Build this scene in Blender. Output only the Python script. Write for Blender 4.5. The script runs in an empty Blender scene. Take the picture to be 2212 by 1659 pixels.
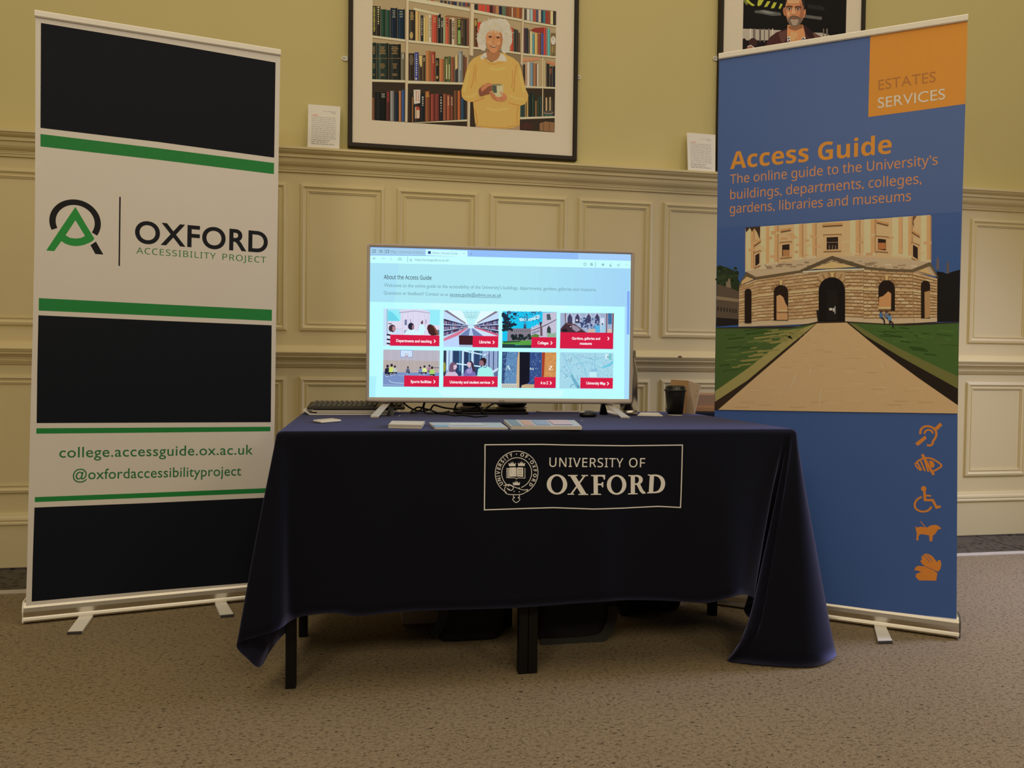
import bpy, bmesh, math, random
from mathutils import Vector, Matrix
random.seed(7)
S = bpy.context.scene
COL = S.collection
# ------------------------------------------------------------------ camera
FPX, CX, CY = 1660.0, 1106.0, 829.5            # focal length and centre in photo pixels (2212 x 1659)
YAW, PITCH, ROLL = 0.18418867, -0.0268772, -0.0115925
CAM = Vector((0.0, -3.68856855, 0.92))
cF = Vector((math.sin(YAW)*math.cos(PITCH), math.cos(YAW)*math.cos(PITCH), math.sin(PITCH)))
r0 = Vector((math.cos(YAW), -math.sin(YAW), 0)); u0 = r0.cross(cF)
cR = r0*math.cos(ROLL)-u0*math.sin(ROLL); cU = r0*math.sin(ROLL)+u0*math.cos(ROLL)
cam = bpy.data.cameras.new('camera'); cam.sensor_fit = 'HORIZONTAL'; cam.sensor_width = 36.0
cam.lens = FPX/2212*36.0; cam.clip_start = 0.05
co = bpy.data.objects.new('camera', cam); COL.objects.link(co)
M = Matrix((cR, cU, -cF)).transposed().to_4x4(); M.translation = CAM; co.matrix_world = M
S.camera = co
# ------------------------------------------------------------------ view, world, lights
S.view_settings.view_transform = 'Standard'; S.view_settings.look = 'None'
S.view_settings.gamma = 1; S.view_settings.use_curve_mapping = False
S.view_settings.exposure = 0.0
W = bpy.data.worlds.new('room_ambience'); S.world = W; W.use_nodes = True
W.node_tree.nodes['Background'].inputs[0].default_value = (1.0, 0.84, 0.62, 1)
W.node_tree.nodes['Background'].inputs[1].default_value = 0.085
def area(name, loc, target, sx, sy, power, col):
    l = bpy.data.lights.new(name, 'AREA'); l.shape = 'RECTANGLE'; l.size = sx; l.size_y = sy
    l.energy = power; l.color = col
    o = bpy.data.objects.new(name, l); COL.objects.link(o); o.location = loc
    o.rotation_euler = (Vector(target)-Vector(loc)).to_track_quat('-Z', 'Y').to_euler(); return o
WARM = (1.0, 0.82, 0.545)
area('ceiling_bounce_light', (0.9, -2.3, 3.9), (0.9, -2.3, 0), 7.5, 4.0, 84, WARM)  # unseen broad source, added in place of light bounced off the ceiling
for (lx, ly, lz, pw) in ((-2.4, -6.6, 3.4, 56), (0.6, -6.6, 3.4, 48), (3.6, -6.6, 3.4, 34)):
    area('rear_fill_light', (lx, ly, lz), (lx, ly+3.0, 0), 1.4, 0.9, pw, WARM)  # unseen lights added behind the camera as frontal fill
wd = area('window_daylight', (4.4, -1.5, 2.1), (2.35, -1.15, 0.0), 0.8, 1.2, 26, (0.62, 0.66, 1.0)); wd.data.spread = math.radians(95)
# ------------------------------------------------------------------ helpers
def lin(c): c /= 255.0; return c/12.92 if c <= 0.04045 else ((c+0.055)/1.055)**2.4
KL = (0.50, 0.43, 0.32)                       # light falling on the scene: photo colour / KL = surface colour
def alb(rgb): return tuple(min(0.86, max(0.003, lin(v)/k)) for v, k in zip(rgb, KL))
_m = {}
def mat(name, rgb, rough=0.6, metal=0.0, spec=0.5, var=0.06, scale=30.0, bump=0.0, bscale=200.0, sheen=0.0, sheen_tint=(1, 1, 1), coat=0.0, raw=False, emit=None, alpha=None):
    if name in _m: return _m[name]
    m = bpy.data.materials.new(name); m.use_nodes = True; nt = m.node_tree; N = nt.nodes; L = nt.links
    b = N['Principled BSDF']; c = tuple(rgb) if raw else alb(rgb)
    b.inputs['Roughness'].default_value = rough; b.inputs['Metallic'].default_value = metal
    b.inputs['Specular IOR Level'].default_value = spec
    b.inputs['Sheen Weight'].default_value = sheen; b.inputs['Sheen Tint'].default_value = (*sheen_tint, 1); b.inputs['Sheen Roughness'].default_value = 0.35
    b.inputs['Coat Weight'].default_value = coat
    tc = N.new('ShaderNodeTexCoord')
    nz = N.new('ShaderNodeTexNoise'); nz.inputs['Scale'].default_value = scale; nz.inputs['Detail'].default_value = 4
    mx = N.new('ShaderNodeMix'); mx.data_type = 'RGBA'
    L.new(tc.outputs['Object'], nz.inputs['Vector']); L.new(nz.outputs['Fac'], mx.inputs['Factor'])
    mx.inputs['A'].default_value = (*[v*(1-var) for v in c], 1); mx.inputs['B'].default_value = (*[min(1, v*(1+var)) for v in c], 1)
    L.new(mx.outputs['Result'], b.inputs['Base Color'])
    if bump:
        n2 = N.new('ShaderNodeTexNoise'); n2.inputs['Scale'].default_value = bscale; n2.inputs['Detail'].default_value = 3
        bp = N.new('ShaderNodeBump'); bp.inputs['Strength'].default_value = bump; bp.inputs['Distance'].default_value = 0.002
        L.new(tc.outputs['Object'], n2.inputs['Vector']); L.new(n2.outputs['Fac'], bp.inputs['Height']); L.new(bp.outputs['Normal'], b.inputs['Normal'])
    _m[name] = m; return m
def ink(rgb, emit=False, gloss=0.55):
    k = ('screen_' if emit else 'ink_')+'%02x%02x%02x' % tuple(int(v) for v in rgb)+('' if gloss == 0.55 else '_%d' % (gloss*100))
    if k in _m: return _m[k]
    if not emit: return mat(k, rgb, rough=gloss, var=0.03, scale=60, spec=0.30 if sum(rgb) > 150 else 0.11)
    m = bpy.data.materials.new(k); m.use_nodes = True; nt = m.node_tree
    b = nt.nodes['Principled BSDF']; b.inputs['Base Color'].default_value = (0.004, 0.004, 0.005, 1); b.inputs['Roughness'].default_value = 0.25
    b.inputs['Specular IOR Level'].default_value = 0.2
    b.inputs['Emission Color'].default_value = (*[lin(v) for v in rgb], 1); b.inputs['Emission Strength'].default_value = 1.0
    _m[k] = m; return m
def wloc(o):
    v = Vector(o.location)
    while o.parent: o = o.parent; v += Vector(o.location)
    return v
def link(name, me, parent=None, at=None):
    """vertices come in world coordinates; they are stored relative to the parent (or to `at` for a thing that is one mesh)"""
    o = bpy.data.objects.new(name, me); COL.objects.link(o)
    off = wloc(parent) if parent else Vector(at or (0, 0, 0))
    me.transform(Matrix.Translation(-off)); me.update()
    if parent: o.parent = parent
    else: o.location = off
    return o
def tag(o, label, cat, group=None):
    o['label'] = label; o['category'] = cat
    if group: o['group'] = group
    return o
def thing(name, loc, label, cat, group=None):
    o = bpy.data.objects.new(name, None); COL.objects.link(o); o.location = loc; o.empty_display_size = 0.05
    return tag(o, label, cat, group)
def struct(o): o['kind'] = 'structure'; return o
class MB:
    """collects shapes into one mesh (world coordinates)"""
    def __init__(s): s.b = bmesh.new(); s.mats = []; s.mi = 0
    def use(s, m):
        if m not in s.mats: s.mats.append(m)
        s.mi = s.mats.index(m); return s
    def _set(s, fs, smooth=False):
        for f in fs: f.material_index = s.mi; f.smooth = smooth
    def face(s, pts, smooth=False):
        f = s.b.faces.new([s.b.verts.new(p) for p in pts]); s._set([f], smooth); return f
    def box(s, lo, hi, bev=0.0, seg=2, T=None):
        r = bmesh.ops.create_cube(s.b, size=1.0); vs = r['verts']
        lo = Vector(lo); hi = Vector(hi); d = hi-lo; c = (lo+hi)/2
        for v in vs: v.co = Vector((v.co.x*d.x+c.x, v.co.y*d.y+c.y, v.co.z*d.z+c.z))
        fs = list({f for v in vs for f in v.link_faces})
        if bev:
            es = list({e for v in vs for e in v.link_edges})
            q = bmesh.ops.bevel(s.b, geom=vs+es, offset=bev, segments=seg, affect='EDGES', profile=0.5)
            fs = [f for f in fs if f.is_valid]+q['faces']; vs = list({v for f in fs for v in f.verts})
        if T:
            for v in vs: v.co = T @ v.co
        s._set(fs, bool(bev)); return s
    def loft(s, rings, closed=True, cap0=True, cap1=True, smooth=True):
        R = [[s.b.verts.new(p) for p in r] for r in rings]; n = len(R[0]); fs = []
        for a, c in zip(R, R[1:]):
            for i in range(n if closed else n-1):
                j = (i+1) % n; fs.append(s.b.faces.new((a[i], a[j], c[j], c[i])))
        s._set(fs, smooth); cs = []
        if cap0: cs.append(s.b.faces.new(R[0][::-1]))
        if cap1: cs.append(s.b.faces.new(R[-1]))
        s._set(cs, False); return s
    def lathe(s, prof, loc, n=32, smooth=True, T=None):
        rings = []
        for (r, z) in prof:
            ring = [Vector((r*math.cos(2*math.pi*i/n), r*math.sin(2*math.pi*i/n), z)) for i in range(n)]
            rings.append([(T @ p if T else p)+Vector(loc) for p in ring])
        return s.loft(rings, smooth=smooth)
    def tube(s, path, r, n=8):
        P = [Vector(p) for p in path]; rings = []; up = Vector((0, 0, 1))
        for i, p in enumerate(P):
            t = (P[min(i+1, len(P)-1)]-P[max(i-1, 0)]).normalized()
            a = t.cross(up)
            if a.length < 1e-3: a = t.cross(Vector((0, 1, 0)))
            a.normalize(); c = a.cross(t)
            rr = r[i] if isinstance(r, (list, tuple)) else r
            rings.append([p+a*rr*math.cos(2*math.pi*k/n)+c*rr*math.sin(2*math.pi*k/n) for k in range(n)])
        return s.loft(rings)
    def prism(s, outline, depth, bev=0.0):
        """outline: world points of a planar polygon, extruded along the vector `depth`"""
        d = Vector(depth); a = [Vector(p) for p in outline]
        return s.loft([a, [p+d for p in a]], smooth=False)
    def build(s, name, parent=None, at=None, recalc=True):
        if recalc: bmesh.ops.recalc_face_normals(s.b, faces=s.b.faces[:])
        me = bpy.data.meshes.new(name); s.b.to_mesh(me); s.b.free()
        for m in s.mats: me.materials.append(m)
        return link(name, me, parent, at)
def catmull(P, sub):
    out = []; n = len(P)
    for i in range(n-1):
        p0, p1, p2, p3 = P[max(i-1, 0)], P[i], P[i+1], P[min(i+2, n-1)]
        for k in range(sub):
            t = k/sub
            out.append(0.5*((2*p1)+(p2-p0)*t+(2*p0-5*p1+4*p2-p3)*t*t+(3*p1-p0-3*p2+p3)*t**3))
    out.append(P[-1]); return out
# reading a place in the photo as a point of the room: the point of a given plane that the photo shows at (px, py)
def ray(px, py): return (cR*(px-CX)-cU*(py-CY)+cF*FPX)
def on_y(px, py, y): d = ray(px, py); return CAM+d*((y-CAM.y)/d.y)
def on_z(px, py, z): d = ray(px, py); return CAM+d*((z-CAM.z)/d.z)
class Plane:
    """a flat face of a real object (banner cloth, print, screen): origin, in-plane axes, outward normal"""
    def __init__(s, o, ex): s.o = Vector(o); s.ex = Vector(ex).normalized(); s.ez = Vector((0, 0, 1)); s.n = s.ex.cross(s.ez)
    def uv(s, px, py):
        d = ray(px, py); t = ((s.o-CAM).dot(s.n))/d.dot(s.n); q = CAM+d*t-s.o; return Vector((q.dot(s.ex), q.dot(s.ez)))
    def p(s, uv, off=0.0): return s.o+s.ex*uv[0]+s.ez*uv[1]+s.n*off
def mathsans(t, base):
    return ''.join(chr(base+ord(c)-65) if 'A' <= c <= 'Z' else chr(base+26+ord(c)-97) if 'a' <= c <= 'z' else c for c in t)
SANS, SANSB, SERIFB = 0x1D5A0, 0x1D5D4, 0x1D400
def glyphs(t, font=None, bold=0.0, space=1.0):
    cu = bpy.data.curves.new('lettering', 'FONT'); cu.body = mathsans(t, font) if font else t
    cu.size = 1; cu.offset = bold; cu.space_character = space; cu.resolution_u = 4 if font or len(t) > 12 else 12
    o = bpy.data.objects.new('lettering', cu); COL.objects.link(o)
    bpy.context.view_layer.update()
    me = bpy.data.meshes.new_from_object(o.evaluated_get(bpy.context.evaluated_depsgraph_get()))
    vs = [Vector((v.co.x, v.co.y)) for v in me.vertices]; fs = [tuple(p.vertices) for p in me.polygons]
    bpy.data.objects.remove(o); bpy.data.curves.remove(cu); bpy.data.meshes.remove(me)
    x0 = min(v.x for v in vs); x1 = max(v.x for v in vs)
    return [Vector(((v.x-x0)/(x1-x0), v.y)) for v in vs], fs
_cap = {}
def refh(ch, font, bold):
    k = (ch, font, bold)
    if k not in _cap: _cap[k] = max(v.y for v in glyphs(ch, font, bold)[0])
    return _cap[k]
class Art:
    """flat printed or glowing artwork on a Plane; photo pixels (optionally read from an enlarged crop) give the coordinates"""
    def __init__(s, pl, crop=(0, 0, 1), off=0.0004, emit=False, step=1e-5, gloss=0.55):
        s.pl = pl; s.cr = crop; s.off = off; s.emit = emit; s.step = step; s.V = []; s.F = []; s.mi = []; s.mats = []; s.k = 0; s.gloss = gloss
    def uv(s, x, y): return s.pl.uv(s.cr[0]+x/s.cr[2], s.cr[1]+y/s.cr[2])
    def _m(s, c):
        m = ink(c, s.emit, s.gloss)
        if m not in s.mats: s.mats.append(m)
        return s.mats.index(m)
    def mesh(s, uvs, faces, c):
        b = len(s.V); h = s.off+s.k*s.step; s.k += 1
        s.V += [s.pl.p(q, h) for q in uvs]; s.F += [tuple(b+i for i in f) for f in faces]; s.mi += [s._m(c)]*len(faces); return s
    def uvpoly(s, uvs, c): return s.mesh(uvs, [tuple(range(len(uvs)))], c)
    def poly(s, pts, c): return s.uvpoly([s.uv(*q) for q in pts], c)
    def rect(s, x0, y0, x1, y1, c, dy=0.0):
        """dy: drop of the right edge, as the photo's perspective shows it"""
        return s.poly([(x0, y0), (x1, y0+dy), (x1, y1+dy), (x0, y1)], c)
    def blob(s, x, y, rx, ry, c, n=20, a0=0, a1=360, rot=0):
        r = math.radians(rot); P = []
        full = abs(a1-a0) >= 360
        for i in range(n if full else n+1):
            a = math.radians(a0+(a1-a0)*i/n); u, v = rx*math.cos(a), ry*math.sin(a)
            P.append((x+u*math.cos(r)-v*math.sin(r), y+u*math.sin(r)+v*math.cos(r)))
        return s.poly(P, c)
    def stroke(s, pts, w, c, closed=False):
        P = [s.uv(*q) for q in pts]; ww = w/s.cr[2]*s._scale(pts[0]); return s.uvstroke(P, ww, c, closed)
    def _scale(s, q):
        return abs((s.uv(q[0], q[1]+s.cr[2]*10)-s.uv(q[0], q[1])).length)/10
    def uvstroke(s, P, w, c, closed=False):
        n = len(P); A = []
        for i, p in enumerate(P):
            a = P[i-1] if (i or closed) else p; b2 = P[(i+1) % n] if (i < n-1 or closed) else p
            t1 = (p-a); t2 = (b2-p)
            if t1.length < 1e-9: t1 = t2
            if t2.length < 1e-9: t2 = t1
            n1 = Vector((-t1.y, t1.x)).normalized(); n2 = Vector((-t2.y, t2.x)).normalized(); nn = n1+n2
            if nn.length < 1e-4: nn = n1
            nn.normalize(); sc = min(2.0, 1/max(0.5, nn.dot(n1)))
            A.append((p+nn*w/2*sc, p-nn*w/2*sc))
        uv = [q for ab in A for q in ab]; F = []
        for i in range(n if closed else n-1):
            j = (i+1) % n; F.append((2*i, 2*i+1, 2*j+1, 2*j))
        return s.mesh(uv, F, c)
    def uvring(s, c0, r0_, r1_, c, a0=0, a1=360, n=48):
        uv = []; F = []
        for i in range(n+1):
            a = math.radians(a0+(a1-a0)*i/n); d = Vector((math.cos(a), math.sin(a))); uv += [c0+d*r0_, c0+d*r1_]
            if i: F.append((2*i-2, 2*i-1, 2*i+1, 2*i))
        return s.mesh(uv, F, c)
    def text(s, t, left, right, h, c, ref='H', font=None, bold=0.0, space=1.0, lift=None):
        """left/right: ends of the baseline in the photo; h: height there of the glyph `ref`"""
        g, f = glyphs(t, font, bold, space); A = s.uv(*left); B = s.uv(*right); d = B-A
        H = (s.uv(left[0], left[1]-h)-A).length; nrm = Vector((-d.y, d.x)).normalized(); k = H/refh(ref, font, bold)
        return s.mesh([A+d*q.x+nrm*(q.y*k) for q in g], f, c)
    def build(s, name, parent=None, at=None):
        me = bpy.data.meshes.new(name); me.from_pydata([tuple(v) for v in s.V], [], s.F); me.update()
        me.polygons.foreach_set('material_index', s.mi)
        for m in s.mats: me.materials.append(m)
        return link(name, me, parent, at)
# ------------------------------------------------------------------ shared materials
PLASTER = mat('olive_plaster_paint', (154, 136, 84), rough=0.75, var=0.03, scale=3, bump=0.15, bscale=300)
CREAM = mat('cream_satin_paint', (162, 141, 94), rough=0.42, var=0.03, scale=5, bump=0.05, bscale=120)
ALU = mat('brushed_aluminium', (0.78, 0.75, 0.70), rough=0.33, metal=1.0, raw=True, var=0.05, scale=90)
ALUM = mat('satin_aluminium', (0.93, 0.91, 0.87), rough=0.45, metal=0.0, raw=True, var=0.03, scale=60)
DARKMETAL = mat('grey_end_metal', (0.10, 0.10, 0.11), rough=0.4, metal=0.6, raw=True)
BLACKP = mat('black_plastic', (0.008, 0.008, 0.009), rough=0.38, raw=True, var=0.1)
BLACKLEG = mat('black_leg_paint', (0.005, 0.005, 0.006), rough=0.5, spec=0.2, raw=True, var=0.1)
PAPER = mat('white_paper', (0.86, 0.85, 0.83), rough=0.7, raw=True, var=0.02)
def carpet():
    m = bpy.data.materials.new('flecked_brown_carpet'); m.use_nodes = True; nt = m.node_tree; N = nt.nodes; L = nt.links; b = N['Principled BSDF']
    tc = N.new('ShaderNodeTexCoord'); b.inputs['Roughness'].default_value = 0.95; b.inputs['Specular IOR Level'].default_value = 0.1
    def noise(sc, det, stretch):
        mp = N.new('ShaderNodeMapping'); mp.inputs['Scale'].default_value = stretch; L.new(tc.outputs['Object'], mp.inputs['Vector'])
        n = N.new('ShaderNodeTexNoise'); n.inputs['Scale'].default_value = sc; n.inputs['Detail'].default_value = det; L.new(mp.outputs['Vector'], n.inputs['Vector']); return n
    def ramp(src, stops):
        r = N.new('ShaderNodeValToRGB'); e = r.color_ramp.elements
        e[0].position, e[0].color = stops[0][0], (*[stops[0][1]]*3, 1); e[1].position, e[1].color = stops[1][0], (*[stops[1][1]]*3, 1)
        L.new(src.outputs['Fac'], r.inputs['Fac']); return r
    def mix(fac, a, bcol):
        x = N.new('ShaderNodeMix'); x.data_type = 'RGBA'; L.new(fac, x.inputs['Factor'])
        for k, v in (('A', a), ('B', bcol)):
            if isinstance(v, tuple): x.inputs[k].default_value = (*v, 1)
            else: L.new(v, x.inputs[k])
        return x.outputs['Result']
    base = (0.25, 0.197, 0.125)
    broad = ramp(noise(3.5, 5, (1, 1, 1)), ((0.35, 0), (0.65, 1)))
    c = mix(broad.outputs['Color'], tuple(v*0.93 for v in base), tuple(v*1.06 for v in base))
    pile = ramp(noise(240, 3, (0.7, 1, 1)), ((0.40, 0), (0.62, 1)))
    c = mix(pile.outputs['Color'], c, tuple(v*1.38 for v in base))
    pd = ramp(noise(110, 6, (0.7, 1, 1)), ((0.50, 0), (0.68, 1)))
    c = mix(pd.outputs['Color'], c, (0.165, 0.125, 0.075))
    fl = ramp(noise(120, 4, (0.5, 1.1, 1)), ((0.628, 0), (0.68, 1)))
    c = mix(fl.outputs['Color'], c, (0.036, 0.029, 0.021))
    ll = ramp(noise(130, 2, (1, 1, 1)), ((0.70, 0), (0.74, 1)))
    c = mix(ll.outputs['Color'], c, (0.42, 0.36, 0.27))
    L.new(c, b.inputs['Base Color'])
    bp = N.new('ShaderNodeBump'); bp.inputs['Strength'].default_value = 0.6; bp.inputs['Distance'].default_value = 0.004
    L.new(noise(220, 3, (0.7, 1, 1)).outputs['Fac'], bp.inputs['Height']); L.new(bp.outputs['Normal'], b.inputs['Normal'])
    return m
CARPET = carpet()
def ironwork():
    m = bpy.data.materials.new('cast_iron_grille'); m.use_nodes = True; nt = m.node_tree; N = nt.nodes; L = nt.links; b = N['Principled BSDF']
    tc = N.new('ShaderNodeTexCoord'); vo = N.new('ShaderNodeTexVoronoi'); vo.inputs['Scale'].default_value = 32; vo.feature = 'F1'
    L.new(tc.outputs['Object'], vo.inputs['Vector'])
    r = N.new('ShaderNodeValToRGB'); e = r.color_ramp.elements; e[0].position, e[0].color = 0.30, (0.004, 0.004, 0.004, 1); e[1].position, e[1].color = 0.42, (0.062, 0.052, 0.042, 1)
    L.new(vo.outputs['Distance'], r.inputs['Fac']); L.new(r.outputs['Color'], b.inputs['Base Color']); b.inputs['Roughness'].default_value = 0.55
    bp = N.new('ShaderNodeBump'); bp.inputs['Strength'].default_value = 0.8; bp.inputs['Distance'].default_value = 0.006
    L.new(r.outputs['Color'], bp.inputs['Height']); L.new(bp.outputs['Normal'], b.inputs['Normal']); return m
IRON = ironwork()
CLOTH = mat('navy_table_linen', (0.0034, 0.0044, 0.0105), rough=0.85, raw=True, var=0.12, scale=400, bump=0.25, bscale=900, sheen=0.72, sheen_tint=(0.40, 0.43, 0.90), spec=0.15)  # the screen's blue glow on the cloth is partly put into the sheen tint
# ------------------------------------------------------------------ the room
XL, XR = -4.2, 6.2
b = MB().use(CARPET); b.box((XL, -7.0, -0.05), (XR, -0.40, 0.0)); struct(b.build('floor'))
b = MB().use(PLASTER); b.box((XL, 0.0, 1.88), (XR, 0.16, 4.0)); struct(b.build('wall_back'))
b = MB().use(CREAM); b.box((XL, 0.0, -0.05), (XR, 0.16, 1.88)); WAIN = struct(b.build('wall_panelling'))
def rail(name, prof, m=CREAM, parent=None):
    """prof: (protrusion, z) outline run along the wall"""
    b = MB().use(m); rings = [[Vector((x, -p, z)) for p, z in prof] for x in (XL, XR)]
    b.loft(rings, smooth=False); return struct(b.build(name, parent))
rail('trim_1', [(0, 1.893), (0.070, 1.889), (0.076, 1.887), (0.076, 1.877), (0.070, 1.875), (0.066, 1.868), (0.059, 1.863), (0.052, 1.861), (0.050, 1.859), (0.050, 1.846),
                (0.040, 1.844), (0.040, 1.838), (0.038, 1.828), (0.033, 1.820), (0.025, 1.813), (0.018, 1.809), (0.018, 1.805), (0.015, 1.804), (0.015, 1.798), (0.011, 1.796), (0.010, 1.787), (0, 1.786)])
RAIL2 = rail('trim_2', [(0, 0.992), (0.018, 0.988), (0.052, 0.964), (0.056, 0.960), (0.055, 0.955), (0.049, 0.952), (0.049, 0.948), (0.043, 0.945), (0.043, 0.937), (0.038, 0.935), (0.032, 0.930),
                (0.024, 0.922), (0.020, 0.912), (0.020, 0.906), (0.014, 0.904), (0.014, 0.899), (0.008, 0.897), (0.008, 0.892), (0, 0.891)])
rail('baseboard_back', [(0, 0.240), (0.010, 0.238), (0.013, 0.228), (0.021, 0.221), (0.023, 0.212), (0.020, 0.205), (0.024, 0.200), (0.024, 0.192), (0.016, 0.190), (0.016, -0.04), (0, -0.04)])
p_ = on_y(1469, 772, -0.056); b = MB().use(mat('bare_brown_wood', (0.16, 0.07, 0.03), rough=0.7, raw=True))
b.prism([p_+Vector((0.0105*math.cos(math.radians(k)), -0.0008, 0.009*math.sin(math.radians(k))-0.001)) for k in range(0, 181, 20)], (0, 0.004, 0)); b.build('bare_wood_chip', RAIL2)
# moulded panel frames on the wainscot: outer edge, quirk, ogee, inner step, sunken field
def panel(x0, x1, z0, z1):
    b = MB().use(CREAM); steps = [(0.0, 0.0), (0.0005, 0.0035), (0.004, 0.0045), (0.0045, 0.010), (0.016, 0.013), (0.024, 0.0055), (0.030, 0.0045), (0.034, 0.0085), (0.037, 0.0085), (0.0375, 0.0045), (0.043, 0.0045), (0.0435, 0.0002)]
    rings = [[Vector((x0+i, -p, z0+i)), Vector((x1-i, -p, z0+i)), Vector((x1-i, -p, z1-i)), Vector((x0+i, -p, z1-i))] for i, p in steps]
    b.loft(rings, cap0=False, cap1=False, smooth=False); o = b.build('panel_moulding', WAIN); return o
for k in range(-8, 11):
    x0 = -0.3195+0.4424*k
    panel(x0, x0+0.389, 1.080-0.022, 1.7395); panel(x0, x0+0.389, 0.325, 0.8475)
# the heating trench along the wall: iron floor grilles with a pale stone kerb
GX = [XL, -2.2, -0.9, 0.4, 1.7, 3.285, 4.6, XR]
for i, (a, c) in enumerate(zip(GX, GX[1:])):
    b = MB().use(IRON); b.box((a+0.004, -0.372, -0.02), (c-0.004, -0.018, 0.0))
    fr = [((a+0.004, -0.372), (c-0.004, -0.360)), ((a+0.004, -0.030), (c-0.004, -0.018))]
    for (p, q) in fr: b.box((p[0], p[1], -0.01), (q[0], q[1], 0.004))
    o = b.build('trim_%d' % (3+i)); struct(o)
b = MB().use(mat('pale_stone', (0.52, 0.47, 0.40), rough=0.8, raw=True, var=0.12, scale=25, bump=0.3)); b.box((XL, -0.415, -0.05), (XR, -0.374, 0.006), bev=0.003); struct(b.build('trim_12'))
# ------------------------------------------------------------------ two small tables pushed together
TZ, TY0, TY1 = 0.722, -1.535, -0.72
def small_table(x0, x1, lx, label):
    t = thing('table', ((x0+x1)/2, (TY0+TY1)/2, 0), label, 'table', 'tables pushed together under the navy cloth')
    b = MB().use(mat('dark_table_board', (0.03, 0.025, 0.02), rough=0.5, raw=True)); b.box((x0, TY0, TZ-0.022), (x1, TY1, TZ), bev=0.003); b.build('tabletop', t)
    b = MB().use(BLACKLEG)
    for (p, q) in (((x0+0.03, -1.47, TZ-0.062), (x1-0.03, -1.445, TZ-0.022)), ((x0+0.03, -1.065, TZ-0.062), (x1-0.03, -1.04, TZ-0.022))): b.box(p, q)
    for x in (x0+0.02, x1-0.045): b.box((x, -1.46, TZ-0.062), (x+0.025, -1.045, TZ-0.022))
    b.build('apron', t)
    for x in lx:
        for y in (-1.483, -1.072):
            b = MB().use(BLACKLEG); b.box((x, y, 0.0), (x+0.0282, y+0.030, TZ-0.022), bev=0.002); b.build('leg', t)
    return t
small_table(-0.236, 0.4688, (-0.2245, 0.4403), 'left small black legged table of the two under the navy cloth')
small_table(0.4692, 1.276, (0.4695, 1.238), 'right small black legged table of the two under the navy cloth')
# ------------------------------------------------------------------ navy tablecloth draped over both
CZ = 0.728
def Vv(x, y, z): return Vector((x, y, z))
def fr(px, py, y): return on_y(px, py, y)
F0 = -1.545
st = [  # (edge point on the table, hem point)
    ((-0.245, -0.71), Vv(-0.255, -0.71, 0.24)), ((-0.246, -0.90), Vv(-0.256, -0.90, 0.23)), ((-0.246, -1.10), fr(640, 1346, -1.12)), ((-0.246, -1.30), fr(612, 1372, -1.28)), ((-0.246, -1.44), fr(584, 1406, -1.385)),
    ((-0.246, -1.515), fr(561, 1440, -1.44)), ((-0.245, -1.532), fr(533, 1421, -1.52)), ((-0.243, -1.540), fr(512, 1393, -1.585)), ((-0.236, F0), fr(560, 1375, -1.60)), ((-0.226, F0), fr(603, 1357, -1.585)),
    ((-0.205, F0), fr(628, 1341, -1.535)), ((-0.170, F0), fr(655, 1331, -1.53)), ((-0.100, F0), fr(720, 1325, -1.545)), ((-0.030, F0), fr(772, 1328.5, -1.55)), ((0.090, F0), fr(865, 1322, -1.55)),
    ((0.260, F0), fr(995, 1317, -1.56)), ((0.440, F0), fr(1133, 1312, -1.555)), ((0.620, F0), fr(1276, 1300, -1.55)), ((0.720, F0), fr(1345, 1296, -1.545)), ((0.860, F0), fr(1450, 1299, -1.55)),
    ((0.960, F0), fr(1525, 1302, -1.56)), ((1.030, F0), fr(1566, 1293, -1.57)), ((1.120, F0), fr(1596, 1284, -1.560)), ((1.205, F0), fr(1618, 1287, -1.545)), ((1.235, F0), fr(1628, 1296, -1.50)), ((1.248, F0), fr(1606, 1316, -1.43)), ((1.255, F0), fr(1628, 1348, -1.43)),
    ((1.260, F0), fr(1633, 1374, -1.48)), ((1.265, F0), on_z(1572, 1425, 0.006)), ((1.271, F0), on_z(1615, 1433, 0.006)), ((1.278, F0), on_z(1690, 1439, 0.006)), ((1.284, -1.543), on_z(1757, 1440, 0.006)),
    ((1.289, -1.536), on_z(1792, 1428, 0.008)), ((1.292, -1.52), on_z(1803, 1408, 0.008)), ((1.292, -1.47), Vv(1.445, -1.40, 0.012)), ((1.290, -1.36), Vv(1.40, -1.30, 0.03)), ((1.288, -1.20), Vv(1.345, -1.20, 0.16)), ((1.286, -1.05), Vv(1.305, -1.06, 0.2)),
    ((1.284, -0.90), Vv(1.286, -0.93, 0.25)), ((1.283, -0.71), Vv(1.288, -0.71, 0.3))]
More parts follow.
